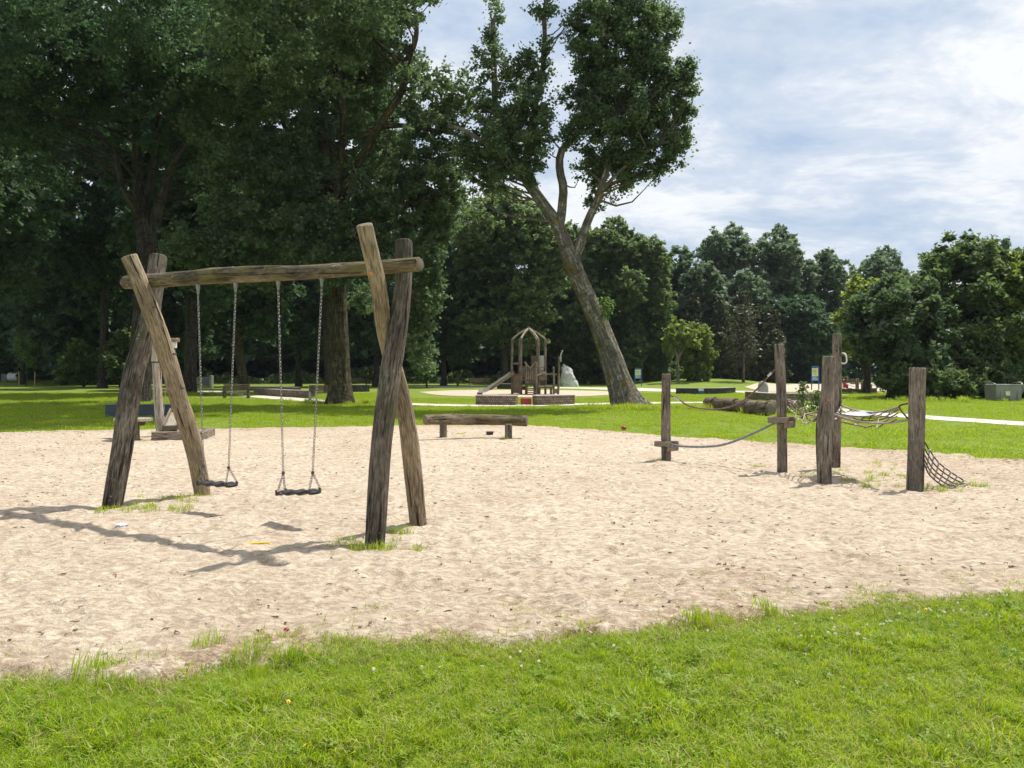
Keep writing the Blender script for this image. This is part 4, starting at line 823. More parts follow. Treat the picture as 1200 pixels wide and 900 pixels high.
# second playground far right: posts, red panel, chute, log edging
fy = 66
fp = thing('far_play_frame', 'distant low timber play frame with a dark red panel and two pale chutes', 'play frame', (*P(1003, 0, fy)[:2], 0))
for a, b in ((986, 441), (993, 441), (1003.5, 443), (1005.5, 443.5), (1010, 446), (1021, 442)): q = P(a, b, fy); timber('post', [(q[0], q[1], 0, .085), (q[0], q[1], q[2], .08)], M['wood_post'], fp, seg=12, step=.25, seed=int(a))
m = MB(); q = P(990.5, 451.2, fy - .3); m.box(q, (.38, .06, .5), bev=.01); m.build('red_panel', M['red_paint'], fp)
m = MB(); m.beam(P(986, 442, fy), P(994, 442.3, fy), .07, .1); m.build('rail', M['wood_deck'], fp); m = MB(); m.beam(P(994, 444.8, fy), P(1003, 444.8, fy), .07, .1); m.build('rail', M['wood_deck'], fp)
for k in range(4): m = MB(); m.box(P(996 + k * 2, 447, fy), (.1, .04, .5)); m.build('slat', M['wood_deck'], fp)
for a, b, c_, d_ in ((993, 449.5, 1001, 453), (1014.5, 445.5, 1026, 452.5)): m = MB(); m.beam(P(a, b, fy - .4), P(c_, d_, fy - .9), .5, .06); m.build('chute', M['slide_steel'], fp)
for k in range(10):
    q = np.array([*G(987.5 + k * 4.2, 460.4), 0]); m = MB(); o = thing('edging_stump', 'stump ' + ['just right of the tallest climbing post', 'second right of the tallest climbing post', 'below the red panel edge', 'under the left chute', 'under the left chute foot', 'below the middle pair of posts', 'right of the middle pair of posts', 'below the start of the right chute', 'under the right chute', 'touching the dark bushes'][k] + ' in the far sand pit edging', 'stump', q, 'stumps edging the far sand pit')
    timber('stump', [(q[0], q[1], -.1, .15), (q[0], q[1], .30 + .07 * rngt.random(), .15)], M['wood_log'], o, seg=12, step=.15, seed=100 + k)

# ---------------------------------------------------------------- trees
def leaf_mesh(name, pos, size, mat, rng, parent, tri=False, up=.35, droop=0.):
    n = len(pos); nr = rng.normal(0, 1, (n, 3)); nr[:, 2] = np.abs(nr[:, 2]) + up; nr /= np.linalg.norm(nr, axis=1)[:, None]
    a = rng.normal(0, 1, (n, 3)); a[:, 2] -= droop; a -= nr * (a * nr).sum(1)[:, None]; a /= np.linalg.norm(a, axis=1)[:, None]; b = np.cross(nr, a)
    s = (size * rng.uniform(.6, 1.35, n))[:, None]; pos = pos - org(parent)
    if tri:
        V = np.stack([pos + a * s, pos - a * s * .6 + b * s * .75, pos - a * s * .6 - b * s * .75], 1).reshape(-1, 3); f = np.arange(n * 3).reshape(-1, 3); kk = 3
    else:
        V = np.stack([pos + a * s * .62, pos + b * s * .46 - a * s * .12, pos - a * s * .55, pos - b * s * .46 - a * s * .12], 1).reshape(-1, 3); f = np.arange(n * 4).reshape(-1, 4); kk = 4
    me = raw_mesh(name, V, [f], [mat], {'tint': ('FLOAT', 'FACE', rng.random(n) ** 1.5)}, False); return link(name, me, parent)

def fill(blobs, n, rng, clump=.30, flat=.62, shell=.55, per=None, shoots=.2):
    """leaf points: each blob (centre, radii, density) is filled with flattened clumps lying mostly towards its surface"""
    vol = np.array([(b[1][0] * b[1][1] * b[1][2]) ** (2 / 3) * b[2] for b in blobs]); cnt = np.maximum(30, (n * vol / vol.sum())).astype(int); P_, C_ = [], []
    for (c_, r, d), k in zip(blobs, cnt):
        r = np.array(r, float); cr = max(.28, .78 * clump * min(r[0], r[2])); nc = max(5, int(2.2 * (r[0] * r[1] * r[2]) ** (2 / 3) / cr ** 2))
        if per: nc = max(4, int(k / per))
        u = rng.normal(0, 1, (nc, 3)); u /= np.linalg.norm(u, axis=1)[:, None]; rad = shell + (1 - shell) * rng.random(nc) ** .6; rad *= rng.uniform(.82, 1.12, nc)
        cc = np.array(c_) + u * r * rad[:, None]; crr = cr * rng.uniform(.55, 1.35, nc); wt = crr ** 2; idx = rng.choice(nc, k, p=wt / wt.sum())
        v = rng.normal(0, 1, (k, 3)); v /= np.linalg.norm(v, axis=1)[:, None]; q = rng.random(k) ** .5 * rng.choice([1., 1.25, 1.7], k, p=[.6, .28, .12])
        off = v * q[:, None] * crr[idx][:, None] * np.array([1, 1, flat]); off[:, 2] -= .25 * (off[:, 0] ** 2 + off[:, 1] ** 2) / crr[idx]
        P_.append(cc[idx] + off); C_.append(cc)
        m_ = int(k * shoots); ns = nc * 4; si = rng.integers(0, nc, ns); sdir = (cc[si] - np.array(c_)) / r + rng.normal(0, .55, (ns, 3)) + np.array([0, 0, .55]); sdir /= np.linalg.norm(sdir, axis=1)[:, None] + 1e-9
        sl_ = crr[si] * rng.uniform(.9, 1.9, ns); j_ = rng.integers(0, ns, m_); P_.append(cc[si[j_]] + sdir[j_] * (sl_[j_] * rng.random(m_) ** .7)[:, None] * np.array([1, 1, .9]) + rng.normal(0, 1, (m_, 3)) * (.09 + .08 * cr))
    return np.vstack(P_), np.vstack(C_)

def tree(name, label, base, limbs, blobs, n, leaf, bark, size, seed, group=None, tri=False, clump=.3, flat=.62, shell=.55, twigs=60, cat='tree', up=.35, seg=14, flare=1.5, extra=None, droop=0., shoots=.2):
    rng = np.random.default_rng(seed); b0 = np.array(base, float); r = thing(name, label, cat, b0, group); nodes = []
    for k, lm in enumerate(limbs):
        lm = np.array(lm, float); L = np.linalg.norm(np.diff(lm[:, :3], axis=0), axis=1).sum(); nn = max(6, int(L / .35)); sp = spline(lm, nn); pts, rad = sp[:, :3].copy(), np.abs(sp[:, 3]) + .004
        if k: pts += .35 * rad[:, None] * np.stack([vnoise(np.stack([np.arange(nn) * .35, np.full(nn, a_ * 5.), np.full(nn, k * 3.)], -1), seed + a_) for a_ in range(3)], -1) * np.clip(np.arange(nn) / 4, 0, 1)[:, None]
        def rmod(th, d, rr):
            th, d = np.broadcast_arrays(th, d); q = np.stack([np.cos(th) * 1.7, np.sin(th) * 1.7, d * .5 + k * 7], -1); v = 1 + .09 * vnoise(q, seed + k) + .04 * vnoise(q * np.array([3, 3, 1.5]), seed + 9)
            if k == 0: v = v * (1 + (flare - 1) * np.exp(-d / .55) * (1 + .35 * np.cos(th * 5 + seed)))
            return v
        sg = seg if k == 0 else max(6, seg - 4); m = MB(); V, Lc, q = tube_geo(pts, rad, sg, rmod); Lc[:, 2] += k * 5.3; m.add(V, [q], Lc); m.build('trunk' if k == 0 else 'limb', M[bark], r, True); nodes.append(np.c_[pts, rad])
    nodes = np.vstack(nodes)
    pts, cl = fill(blobs, n, rng, clump, flat, shell, shoots=shoots)
    if twigs and len(cl):
        m = MB(); sel = rng.choice(len(cl), min(twigs, len(cl)), replace=False)
        for i in sel:
            hd = np.linalg.norm(nodes[:, :2] - cl[i][:2], axis=1); d = np.linalg.norm(nodes[:, :3] - cl[i], axis=1) + 3. * np.clip(nodes[:, 2] - cl[i][2] + .4 * hd, 0, 9); a = nodes[int(np.argmin(d))]; e = cl[i]; L = np.linalg.norm(e - a[:3])
            if L < .4 or L > 5.5 or (a[2] < .3 * nodes[:, 2].max() and not tri): continue
            mid = (a[:3] + e) / 2 + rng.normal(0, .08, 3) * L + np.array([0, 0, -.05 * L]); g = spline([a[:3], mid, e], max(5, int(L / .5))); w0 = min(a[3] * .5, .02 + .014 * L)
            m.tube(g, np.linspace(w0, .010, len(g)), 5, cap=False)
        if m.n: m.build('branches', M[bark], r, True, kind='stuff')
    if extra is not None: pts = np.vstack([pts, extra])
    leaf_mesh('crown', pts, size, M[leaf], rng, r, tri, up, droop); return r

DEEP = 1.
def B(px, py, rx, ry, Y, dY=0., rd=None, den=1.):
    """crown blob read off the photograph at depth Y + dY"""
    c_ = P(px, py, Y + dY); s = Y / F; return (c_, (rx * s, (rd if rd else (rx + ry) / 2 * s * DEEP), ry * s), den)
LW = 1.
def Lm(Y, rows):
    """limb through photograph points (px, py, width in px, depth offset)"""
    return [(*P(a, b, Y + (d[0] if d else 0)), w_ / 2 / F * Y * LW) for a, b, w_, *d in rows]

# the leaning poplar in the middle
Y = 34.; LW = .80
tree('poplar_tree', 'tall poplar leaning left with mottled orange lichen bark and open forked crown', (*G(737, 478.5), 0), [
    Lm(Y, [(738, 482, 40), (727, 450, 36), (717, 420, 33), (703, 382, 28), (688, 348, 25), (676, 322, 25), (668, 302, 25), (661, 283, 20), (652, 262, 19), (640, 244, 16), (627, 226, 14.5), (617, 213, 13.5), (612, 200, 10), (600, 175, 8), (588, 150, 6, -1)]),
    Lm(Y, [(668, 304, 18), (677, 293, 16), (684, 272, 12.5), (690, 255, 11.5), (700, 236, 11), (706, 212, 10), (711, 195, 9), (716, 178, 8), (722, 140, 7), (722, 95, 6), (722, 55, 4.5), (726, 10, 3), (730, -50, 2)]),
    Lm(Y, [(655, 266, 13), (658, 252, 13), (660, 235, 12.5), (661, 220, 12.5), (657, 203, 11.5), (656, 187, 11), (659, 175, 10), (668, 165, 8, .3), (680, 150, 6, .5), (690, 120, 5, .5), (700, 80, 3, 0)]),
    Lm(Y, [(630, 232, 12, .2), (624, 213, 12, .4), (616, 188, 11, .6), (619, 165, 9.5, .6), (627, 125, 8.5, .5), (633, 100, 8, .5), (637, 60, 7, .5), (638, 20, 6, .5), (641, -15, 4, .5)]),
    Lm(Y, [(614, 205, 8, -.2), (598, 185, 8, .6), (585, 150, 8.5, 1), (580, 110, 9, 1), (578, 70, 8, 1), (577, 23, 6.5, 1)]),
    Lm(Y, [(704, 225, 6), (722, 205, 5, -.4), (745, 185, 4, -.8), (770, 170, 3, -1)]), Lm(Y, [(720, 120, 5), (740, 95, 4), (765, 75, 3), (790, 40, 2)]), Lm(Y, [(706, 215, 5), (690, 200, 3.5, .5), (676, 196, 3, 1)]),
    Lm(Y, [(604, 180, 6), (585, 170, 6, -.5), (565, 165, 5.5, -1), (545, 152, 5, -1), (525, 147, 4, -1)])],
    [B(735, 60, 52, 60, Y), B(700, 40, 36, 58, Y, -.8), B(765, 45, 34, 55, Y, .6), B(720, -30, 55, 50, Y), B(735, 130, 55, 48, Y, -.6), B(780, 120, 32, 48, Y, .3), B(800, 105, 19, 42, Y, -.3, den=.8),
     B(700, 125, 34, 42, Y, .8), B(775, 165, 30, 32, Y, -.3), B(798, 168, 13, 26, Y, 0, den=.75), B(735, 178, 40, 34, Y, .2), B(715, 205, 30, 26, Y, 1.), B(678, 150, 20, 26, Y, -.4, den=.8), B(690, 195, 16, 24, Y, 1.2, den=.7), B(767, 200, 9, 12, Y, 0, den=.6),
     B(748, 195, 26, 20, Y, -.5, den=.9), B(680, 90, 18, 40, Y, 0, den=.55), B(673, 30, 10, 26, Y, 0, den=.4), B(655, 115, 8, 12, Y, 0, den=.3), B(707, 235, 20, 10, Y, 1., den=.55), B(738, 208, 14, 8, Y, 1., den=.7),
     B(600, 165, 40, 46, Y, -1), B(577, 190, 38, 38, Y, .3), B(618, 140, 28, 36, Y, -1.2), B(620, 85, 24, 26, Y, 0, den=.9), B(575, 130, 22, 34, Y, .5, den=.8), B(560, 175, 22, 30, Y, 0, den=.9), B(570, 65, 18, 42, Y, 1, den=.5), B(580, 12, 12, 26, Y, 1, den=.35), B(596, 90, 18, 20, Y, .5, den=.6),
     B(640, 12, 20, 22, Y, .5, den=.5), B(640, -30, 26, 24, Y, .5, den=.6), B(640, 65, 11, 22, Y, .5, den=.5), B(625, 200, 18, 18, Y, -1., den=.7), B(634, 155, 14, 22, Y, -1., den=.6)],
    92000, 'leaf_poplar', 'bark_poplar', .118, 11, clump=.23, shell=.3, twigs=300, seg=36, flare=1.5, shoots=.34)
# shoots growing on the leaning trunk
rng = np.random.default_rng(3)
q = P(710, 362, 33.4); tag(leaf_mesh('trunk_shoots', q + rng.normal(0, 1, (260, 3)) * np.array([.18, .15, .28]), .11, M['leaf_fresh'], rng, None), 'tuft of fresh pale shoots sprouting from the side of the leaning trunk', 'shoots')

DEEP = 1.45; LW = .84
# the brown trunked poplar between the swings and the leaning one
Y = 38.
tree('poplar_tree', 'big dense poplar with straight brown trunk seen behind the swing beam', (*G(398, 471), 0), [
    Lm(Y, [(399, 474, 32), (399, 440, 28), (398, 400, 26), (396, 350, 25), (394, 300, 24), (391, 260, 23), (387, 225, 22), (383, 190, 19), (380, 160, 15), (379, 125, 13)]),
    Lm(Y, [(383, 190, 12), (380, 140, 12), (384, 100, 10), (394, 70, 9), (400, 35, 8), (402, -10, 5)]), Lm(Y, [(388, 220, 14, -.5), (398, 185, 11, -.6), (401, 140, 9, -.6), (398, 105, 8, -.5), (396, 50, 5)]),
    Lm(Y, [(393, 258, 13), (403, 225, 12, -.5), (420, 190, 11, -1), (437, 160, 11, -1.5), (452, 138, 10, -1.8), (467, 115, 9.5, -2), (474, 92, 9, -2), (476, 72, 8, -2), (484, 55, 7, -2), (488, 35, 6, -2), (485, 10, 5, -2)]),
    Lm(Y, [(425, 160, 8, -1.2), (445, 150, 8, -1.5), (470, 147, 6, -1.8), (500, 150, 5, -2), (535, 158, 4, -2)]), Lm(Y, [(390, 250, 10), (360, 200, 8, 1), (335, 150, 6, 1), (310, 80, 4)]), Lm(Y, [(392, 300, 9), (430, 262, 7, -2), (470, 240, 5, -2.5), (505, 235, 3, -3)])],
    [B(380, 20, 75, 60, Y), B(320, 60, 60, 60, Y, 1), B(440, 40, 50, 52, Y), B(330, 140, 58, 50, Y, -1.5), B(290, 215, 60, 48, Y, -2.5), B(345, 215, 45, 40, Y, -2.), B(425, 110, 40, 38, Y, 2), B(440, 175, 40, 36, Y, 1.), B(500, 110, 36, 36, Y, -1.5, den=.75),
     B(500, 165, 42, 34, Y, -2, den=.9), B(455, 225, 46, 34, Y, -2.5), B(505, 215, 34, 36, Y, -2), B(400, 265, 48, 32, Y, -2.5), B(330, 275, 62, 34, Y, -3), B(495, 285, 30, 40, Y, -2), B(450, 300, 40, 34, Y, -2), B(385, 310, 36, 24, Y, -3), B(540, 120, 24, 32, Y, -1.5, den=.6),
     B(500, 345, 20, 44, Y, -2, den=.9), B(494, 400, 15, 36, Y, -2, den=.9), B(532, 215, 22, 36, Y, -1, den=.7), B(470, -20, 50, 36, Y), B(240, 290, 44, 32, Y, -3), B(282, 315, 40, 22, Y, -3, den=.8), B(430, 350, 24, 20, Y, 3, den=.7), B(520, 265, 22, 26, Y, -1, den=.7), B(260, 130, 50, 60, Y, 0), B(478, 75, 26, 20, Y, 1, den=.35), B(330, 20, 85, 60, Y, -8, den=.6), B(410, -40, 80, 60, Y, -7, den=.6)],
    200000, 'leaf_poplar', 'bark_brown', .138, 12, clump=.25, shell=.4, twigs=220, seg=28, flare=1.28, droop=.5)

# the big grey tree on the left
Y = 41.
tree('beech_tree', 'huge dark spreading tree with smooth grey forked trunk behind the left swing posts', (*G(168, 470), 0), [
    Lm(Y, [(160, 473, 34), (163, 440, 30), (167, 400, 29), (171, 340, 27), (172, 300, 27), (172, 275, 27), (168, 250, 20), (163, 225, 17), (161, 195, 13), (160, 160, 11), (158, 110, 8), (152, 40, 5)]),
    Lm(Y, [(173, 285, 15), (180, 262, 15), (186, 235, 13), (197, 205, 10), (210, 180, 8, -1), (235, 150, 6, -2)]), Lm(Y, [(165, 262, 9), (154, 240, 8, -1), (143, 215, 7, -1.5), (135, 180, 6, -2)]),
    Lm(Y, [(170, 262, 11), (172, 235, 11), (178, 200, 10), (185, 150, 8), (190, 80, 6), (190, 10, 4)]), Lm(Y, [(160, 210, 7), (120, 160, 5, -2), (70, 110, 4, -3), (20, 80, 3, -3)])],
    [B(150, 0, 100, 70, Y), B(40, 40, 70, 60, Y, -2), B(-30, 90, 60, 60, Y, -2), B(60, 110, 60, 40, Y, -3), B(140, 90, 60, 46, Y, -2.5), B(230, 60, 60, 60, Y, -1), B(230, 20, 60, 50, Y, 1), B(120, 145, 50, 30, Y, 2.5, den=.7), B(20, 140, 44, 34, Y, -2),
     B(235, 135, 44, 42, Y, 2, den=.8), B(-40, 190, 50, 60, Y, 0), B(60, 200, 34, 28, Y, 2, den=.4), B(240, 200, 40, 40, Y, 2), B(185, 150, 36, 30, Y, -1, den=.7), B(-20, -20, 80, 50, Y), B(110, 60, 50, 30, Y, -3), B(100, -10, 95, 60, Y, -9, den=.6), B(230, 20, 90, 60, Y, -8, den=.6), B(-40, 10, 80, 60, Y, -9, den=.6)],
    175000, 'leaf_dark', 'bark_dark', .142, 13, clump=.27, shell=.4, twigs=220, seg=26, flare=1.3)

DEEP = 1.; LW = 1.
# dark wood behind: each tree on its own
def wood_tree(name, label, px, Y, top, wpx, low, n, leaf, bark, size, seed, group, trunk_w=1., lobes=9, shape='round', tri=True, clump=.30, den=1.):
    """px centre, top/low = picture rows of crown top and bottom, wpx half width"""
    rng = np.random.default_rng(seed); x = (px - CX) / F * Y; g0 = float(mound(x, Y)); s = Y / F; ctr = (top + low) / 2; hh = (low - top) / 2; bl_ = []
    for k in range(lobes):
        f = (k + .5) / lobes; py = low - f * (low - top) * .92
        if shape == 'round': wf = math.sqrt(max(.2, 1 - (2 * f - .95) ** 2 * .72))
        elif shape == 'column': wf = .95 - .45 * f ** 3
        elif shape == 'cone': wf = 1.0 - .70 * f
        else: wf = .7 + .35 * math.sin(f * 3.1)
        rr = wpx * wf; side = (-1) ** k * rng.uniform(.25, .5) * (0 if shape == 'cone' else 1); ry_ = max(hh * 2 / lobes * 1.25, 4)
        bl_.append(B(px + side * rr, py, rr * (.72 if shape != 'cone' else 1), ry_, Y, rng.uniform(-.25, .25) * rr * s, rd=rr * s * .8, den=den))
    for k in range(lobes):
        a = rng.uniform(0, 2 * math.pi); q_ = rng.uniform(.5, .85) * (.3 if shape == 'cone' else 1); bl_.append(B(px + math.cos(a) * wpx * q_, ctr + math.sin(a) * hh * q_, wpx * .38, max(hh * .26, 6), Y, -abs(rng.normal(0, .5)) * wpx * s, den=1.))
    bw_ = .24 * trunk_w * (1 + (436 - top) / 500); tz_ = CH - (top + 14 - HY) * s
    trk = [(x, Y, g0 - .3, bw_), (x + rng.normal(0, .2), Y, g0 + (tz_ - g0) * .3, bw_ * .8), (x + rng.normal(0, .4), Y, g0 + (tz_ - g0) * .65, bw_ * .5), (x, Y, tz_, .05)]
    lb_ = []
    for k in range(4): a = rng.uniform(0, 2 * math.pi); z_ = g0 + (tz_ - g0) * rng.uniform(.25, .5); lb_.append([(x, Y, z_, bw_ * .4), (x + math.cos(a) * wpx * s * .4, Y + math.sin(a) * wpx * s * .4, z_ + 2, bw_ * .25), (x + math.cos(a) * wpx * s * .7, Y + math.sin(a) * wpx * s * .7, z_ + 4.5, .04)])
    return tree(name, label, (x, Y, g0), [trk] + lb_, bl_, n, leaf, bark, size, seed, group, tri, clump=clump * .8, twigs=14, seg=10, shell=.45)
WG = 'trees of the wood behind the lawn'
wood_tree('wood_tree', 'tall shading tree just beyond the left edge, its crown reaching over the lawn', -60, 50, -60, 120, 330, 30000, 'leaf_dark', 'bark_dark', .28, 198, WG)
wood_tree('wood_tree', 'tall dark tree filling the sky between the two big left trees', 222, 58, -60, 95, 330, 34000, 'leaf_dark', 'bark_dark', .27, 199, WG)
wood_tree('wood_tree', 'tall tree hidden behind the big brown trunk, added to shade the lawn', 388, 62, -10, 85, 330, 30000, 'leaf_dark', 'bark_dark', .28, 195, WG)  # added out of sight behind the trunk for more shadow on the lawn
wood_tree('wood_tree', 'tall dark tree closing the gap at the upper left edge', -30, 70, 40, 95, 330, 30000, 'leaf_dark', 'bark_dark', .28, 196, WG)
wood_tree('wood_tree', 'tall dark tree seen through the fork of the big grey trunk', 120, 76, 90, 60, 340, 24000, 'leaf_dark', 'bark_dark', .28, 197, WG)
wood_tree('wood_tree', 'dark full tree at the far left edge behind the white tank', 27, 98, 205, 60, 428, 20000, 'leaf_dark', 'bark_dark', .34, 201, WG)
wood_tree('wood_tree', 'dark tree rising behind the staked sapling on the left', 75, 92, 232, 55, 430, 20000, 'leaf_dark', 'bark_dark', .34, 202, WG)
wood_tree('wood_tree', 'dark tree behind the pale leafed shrub on the left', 130, 98, 215, 58, 432, 20000, 'leaf_dark', 'bark_dark', .34, 203, WG)
wood_tree('wood_tree', 'dark tree directly behind the sand hoist mast', 205, 88, 220, 60, 410, 22000, 'leaf_dark', 'bark_dark', .32, 204, WG)
wood_tree('wood_tree', 'dark tree with thick shadowed trunk standing behind the left swing', 287, 72, 205, 62, 385, 24000, 'leaf_dark', 'bark_brown', .30, 205, WG, 1.3)
wood_tree('wood_tree', 'dark tree behind the right swing, left of the brown trunk', 350, 86, 215, 58, 400, 20000, 'leaf_dark', 'bark_dark', .32, 206, WG)
wood_tree('wood_tree', 'dark tree just right of the brown trunk, behind the dark seat wall', 440, 84, 225, 55, 402, 20000, 'leaf_dark', 'bark_dark', .32, 207, WG)
wood_tree('wood_tree', 'dark green tree left of the play tower behind the lone post', 520, 92, 228, 58, 412, 24000, 'leaf_dark', 'bark_dark', .32, 208, WG)
wood_tree('wood_tree', 'broad rounded tree with forked trunk behind the play tower', 592, 88, 222, 72, 402, 40000, 'leaf_mid', 'bark_dark', .27, 209, WG, 1.4, 12)
wood_tree('wood_tree', 'dark tree between the play tower and the leaning trunk', 655, 104, 262, 50, 428, 22000, 'leaf_mid', 'bark_dark', .32, 210, WG)
wood_tree('wood_tree', 'dense rounded green tree just right of the leaning trunk', 712, 98, 252, 46, 436, 40000, 'leaf_mid', 'bark_dark', .28, 211, WG, 1, 13, 'column')
wood_tree('wood_tree', 'shorter rounded green tree right behind the near blue sign', 757, 96, 275, 34, 440, 26000, 'leaf_mid', 'bark_dark', .28, 212, WG, 1, 11, 'column')
FG = 'distant trees along the horizon on the right'
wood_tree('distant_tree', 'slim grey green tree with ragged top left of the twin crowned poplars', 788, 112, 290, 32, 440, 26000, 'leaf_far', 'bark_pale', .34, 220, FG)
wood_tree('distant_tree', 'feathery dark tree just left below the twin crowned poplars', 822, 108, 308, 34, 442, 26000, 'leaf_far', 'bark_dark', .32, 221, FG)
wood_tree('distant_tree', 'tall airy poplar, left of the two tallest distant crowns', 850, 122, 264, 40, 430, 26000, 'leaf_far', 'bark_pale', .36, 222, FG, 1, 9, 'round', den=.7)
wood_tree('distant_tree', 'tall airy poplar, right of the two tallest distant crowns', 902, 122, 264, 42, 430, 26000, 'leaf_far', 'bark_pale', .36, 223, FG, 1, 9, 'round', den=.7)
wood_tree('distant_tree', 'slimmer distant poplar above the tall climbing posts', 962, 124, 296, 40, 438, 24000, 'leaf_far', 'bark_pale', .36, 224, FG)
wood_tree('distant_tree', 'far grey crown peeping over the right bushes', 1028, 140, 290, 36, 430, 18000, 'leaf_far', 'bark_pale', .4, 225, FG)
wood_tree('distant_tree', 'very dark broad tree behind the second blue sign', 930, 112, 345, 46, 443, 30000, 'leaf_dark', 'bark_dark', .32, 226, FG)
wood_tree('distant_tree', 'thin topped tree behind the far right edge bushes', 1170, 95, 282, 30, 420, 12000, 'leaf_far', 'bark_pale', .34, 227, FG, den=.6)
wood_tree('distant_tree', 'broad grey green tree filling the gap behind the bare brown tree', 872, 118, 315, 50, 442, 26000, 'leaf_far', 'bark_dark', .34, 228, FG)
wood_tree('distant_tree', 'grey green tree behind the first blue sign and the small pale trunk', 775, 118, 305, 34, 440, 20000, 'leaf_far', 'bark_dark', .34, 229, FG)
CG = 'young conifers before the distant trees'
wood_tree('conifer_tree', 'soft grey green conifer behind the small pale trunked tree', 812, 104, 345, 24, 442, 12000, 'leaf_conifer', 'bark_dark', .26, 230, CG, .6, 8, 'cone')
wood_tree('conifer_tree', 'grey green conifer left of the bare brown tree', 845, 103, 352, 22, 443, 12000, 'leaf_conifer', 'bark_dark', .26, 231, CG, .6, 8, 'cone')
wood_tree('conifer_tree', 'taller grey green conifer behind the bare brown tree', 868, 106, 340, 26, 440, 12000, 'leaf_conifer', 'bark_dark', .26, 232, CG, .6, 8, 'cone')
wood_tree('conifer_tree', 'low dark conifer right of the bare brown tree', 905, 106, 360, 22, 443, 10000, 'leaf_conifer', 'bark_dark', .26, 233, CG, .6, 8, 'cone')
wood_tree('round_bush', 'bright green rounded bush tree beside the small pale trunk', 815, 92, 378, 20, 448, 14000, 'leaf_yellow', 'bark_dark', .2, 240, None, .5, 8)

# bare brown tree
rng = np.random.default_rng(77); Yb = 92; xb = (871 - CX) / F * Yb; g0 = float(mound(xb, Yb)); r = thing('bare_tree', 'bare brown dead looking tree standing before the dark wood on the right', 'tree', (xb, Yb, g0)); m = MB()
m.tube([(xb, Yb, g0 - .3), (xb + .05, Yb, g0 + 4), (xb, Yb, g0 + 8.5)], [.2, .13, .03], 9); m.build('trunk', M['bark_pale'], r, True); m = MB()
for k in range(110):
    z = rng.uniform(1.6, 8.2); a = rng.uniform(0, 2 * math.pi); L_ = (2.9 - z * .24) * rng.uniform(.5, 1); d = np.array([math.cos(a), math.sin(a), rng.uniform(.15, .8)]); p = np.array([xb, Yb, g0 + z]); m.tube(spline([p, p + d * L_ * .5 + (0, 0, -.1), p + d * L_ + (0, 0, .3)], 5), [.04, .035, .03, .022, .012], 4, False)
    for j in range(3): e = p + d * L_ * rng.uniform(.3, .9); m.tube([e, e + rng.normal(0, .4, 3) + (0, 0, .2)], [.02, .01], 3, False)
m.build('branches', M['bark_brown'], r, True, kind='stuff')
leaf_mesh('crown', np.c_[rng.normal(xb, 1.1, 900), rng.normal(Yb, 1, 900), g0 + rng.uniform(3.0, 9.2, 900)], .2, M['leaf_conifer'], rng, r, True)
# small pale trunked tree
Y = 88; g0 = .35
tree('small_tree', 'small tree with slender pale trunk and thin yellowish crown near the first blue sign', (*P(795, 0, Y)[:2], g0), [Lm(Y, [(794.5, 448, 3.6), (794.5, 430, 3), (793.5, 418, 2.6), (789, 402, 1.8), (787, 385, 1)]), Lm(Y, [(794.5, 422, 2.4), (800, 410, 1.8), (808, 402, 1.4), (815, 398, .8)]), Lm(Y, [(794, 425, 2), (796, 405, 1.5), (799, 385, .9)])],
     [B(793, 392, 14, 16, Y, den=.5), B(808, 396, 14, 12, Y, den=.6), B(785, 405, 8, 10, Y, den=.3)], 2600, 'leaf_yellow', 'bark_poplar', .22, 250, twigs=25, tri=True)

# bushy trees closing the right side
RG = 'leafy trees closing the right side of the lawn'
def bush_tree(label, px, Y, blobs, n, leaf, seed, size=.17):
    x = (px - CX) / F * Y; bs = [B(a, b, c_, d, Y, e) for a, b, c_, d, e in blobs]
    limbs = [[(x, Y, -.2, .28), (x + .1, Y, 2, .22), (x, Y + .2, 4.5, .12), (x, Y, 7, .05)]] + [[(x, Y, .8, .14), ((x + b_[0][0]) / 2, (Y + b_[0][1]) / 2, b_[0][2] * .55, .08), (*b_[0], .03)] for b_ in bs[:4]]
    return tree('leafy_tree', label, (x, Y, 0), limbs, bs, n, leaf, 'bark_dark', size, seed, RG, True, clump=.28, twigs=60, shell=.55, seg=10, flat=.5)
bush_tree('tall dark leafy tree with rounded top behind the waste container', 1130, 50, [(1125, 340, 62, 50, 0), (1130, 305, 40, 26, 0), (1090, 400, 50, 50, -1), (1150, 400, 55, 52, -1), (1120, 430, 60, 34, -2), (1160, 350, 40, 40, 1), (1085, 350, 34, 40, 0), (1138, 296, 22, 16, 0)], 75000, 'leaf_mid', 301)
bush_tree('leafy tree with whitish tinted leaves left of the tall dark one', 1045, 47, [(1045, 380, 42, 45, 0), (1028, 388, 34, 34, 0), (1072, 430, 36, 32, -1), (1050, 345, 30, 22, 1), (1064, 440, 22, 18, -1), (1075, 370, 34, 40, 0), (1014, 400, 17, 20, 0)], 60000, 'leaf_poplar', 302)
bush_tree('light green leafy tree filling the far right edge', 1215, 48, [(1205, 345, 36, 42, 0), (1190, 330, 26, 26, 1), (1230, 320, 40, 36, 0), (1200, 405, 45, 45, 0), (1240, 390, 40, 50, 0), (1185, 435, 34, 24, -1)], 50000, 'leaf_yellow', 303)
bush_tree('low yellow green bush tree peeping left of the right bushes', 1015, 58, [(1012, 350, 20, 24, 0), (1000, 375, 18, 16, 0), (1025, 370, 18, 22, 0), (1003, 330, 8, 8, 0), (998, 402, 14, 12, 0)], 18000, 'leaf_yellow', 304)
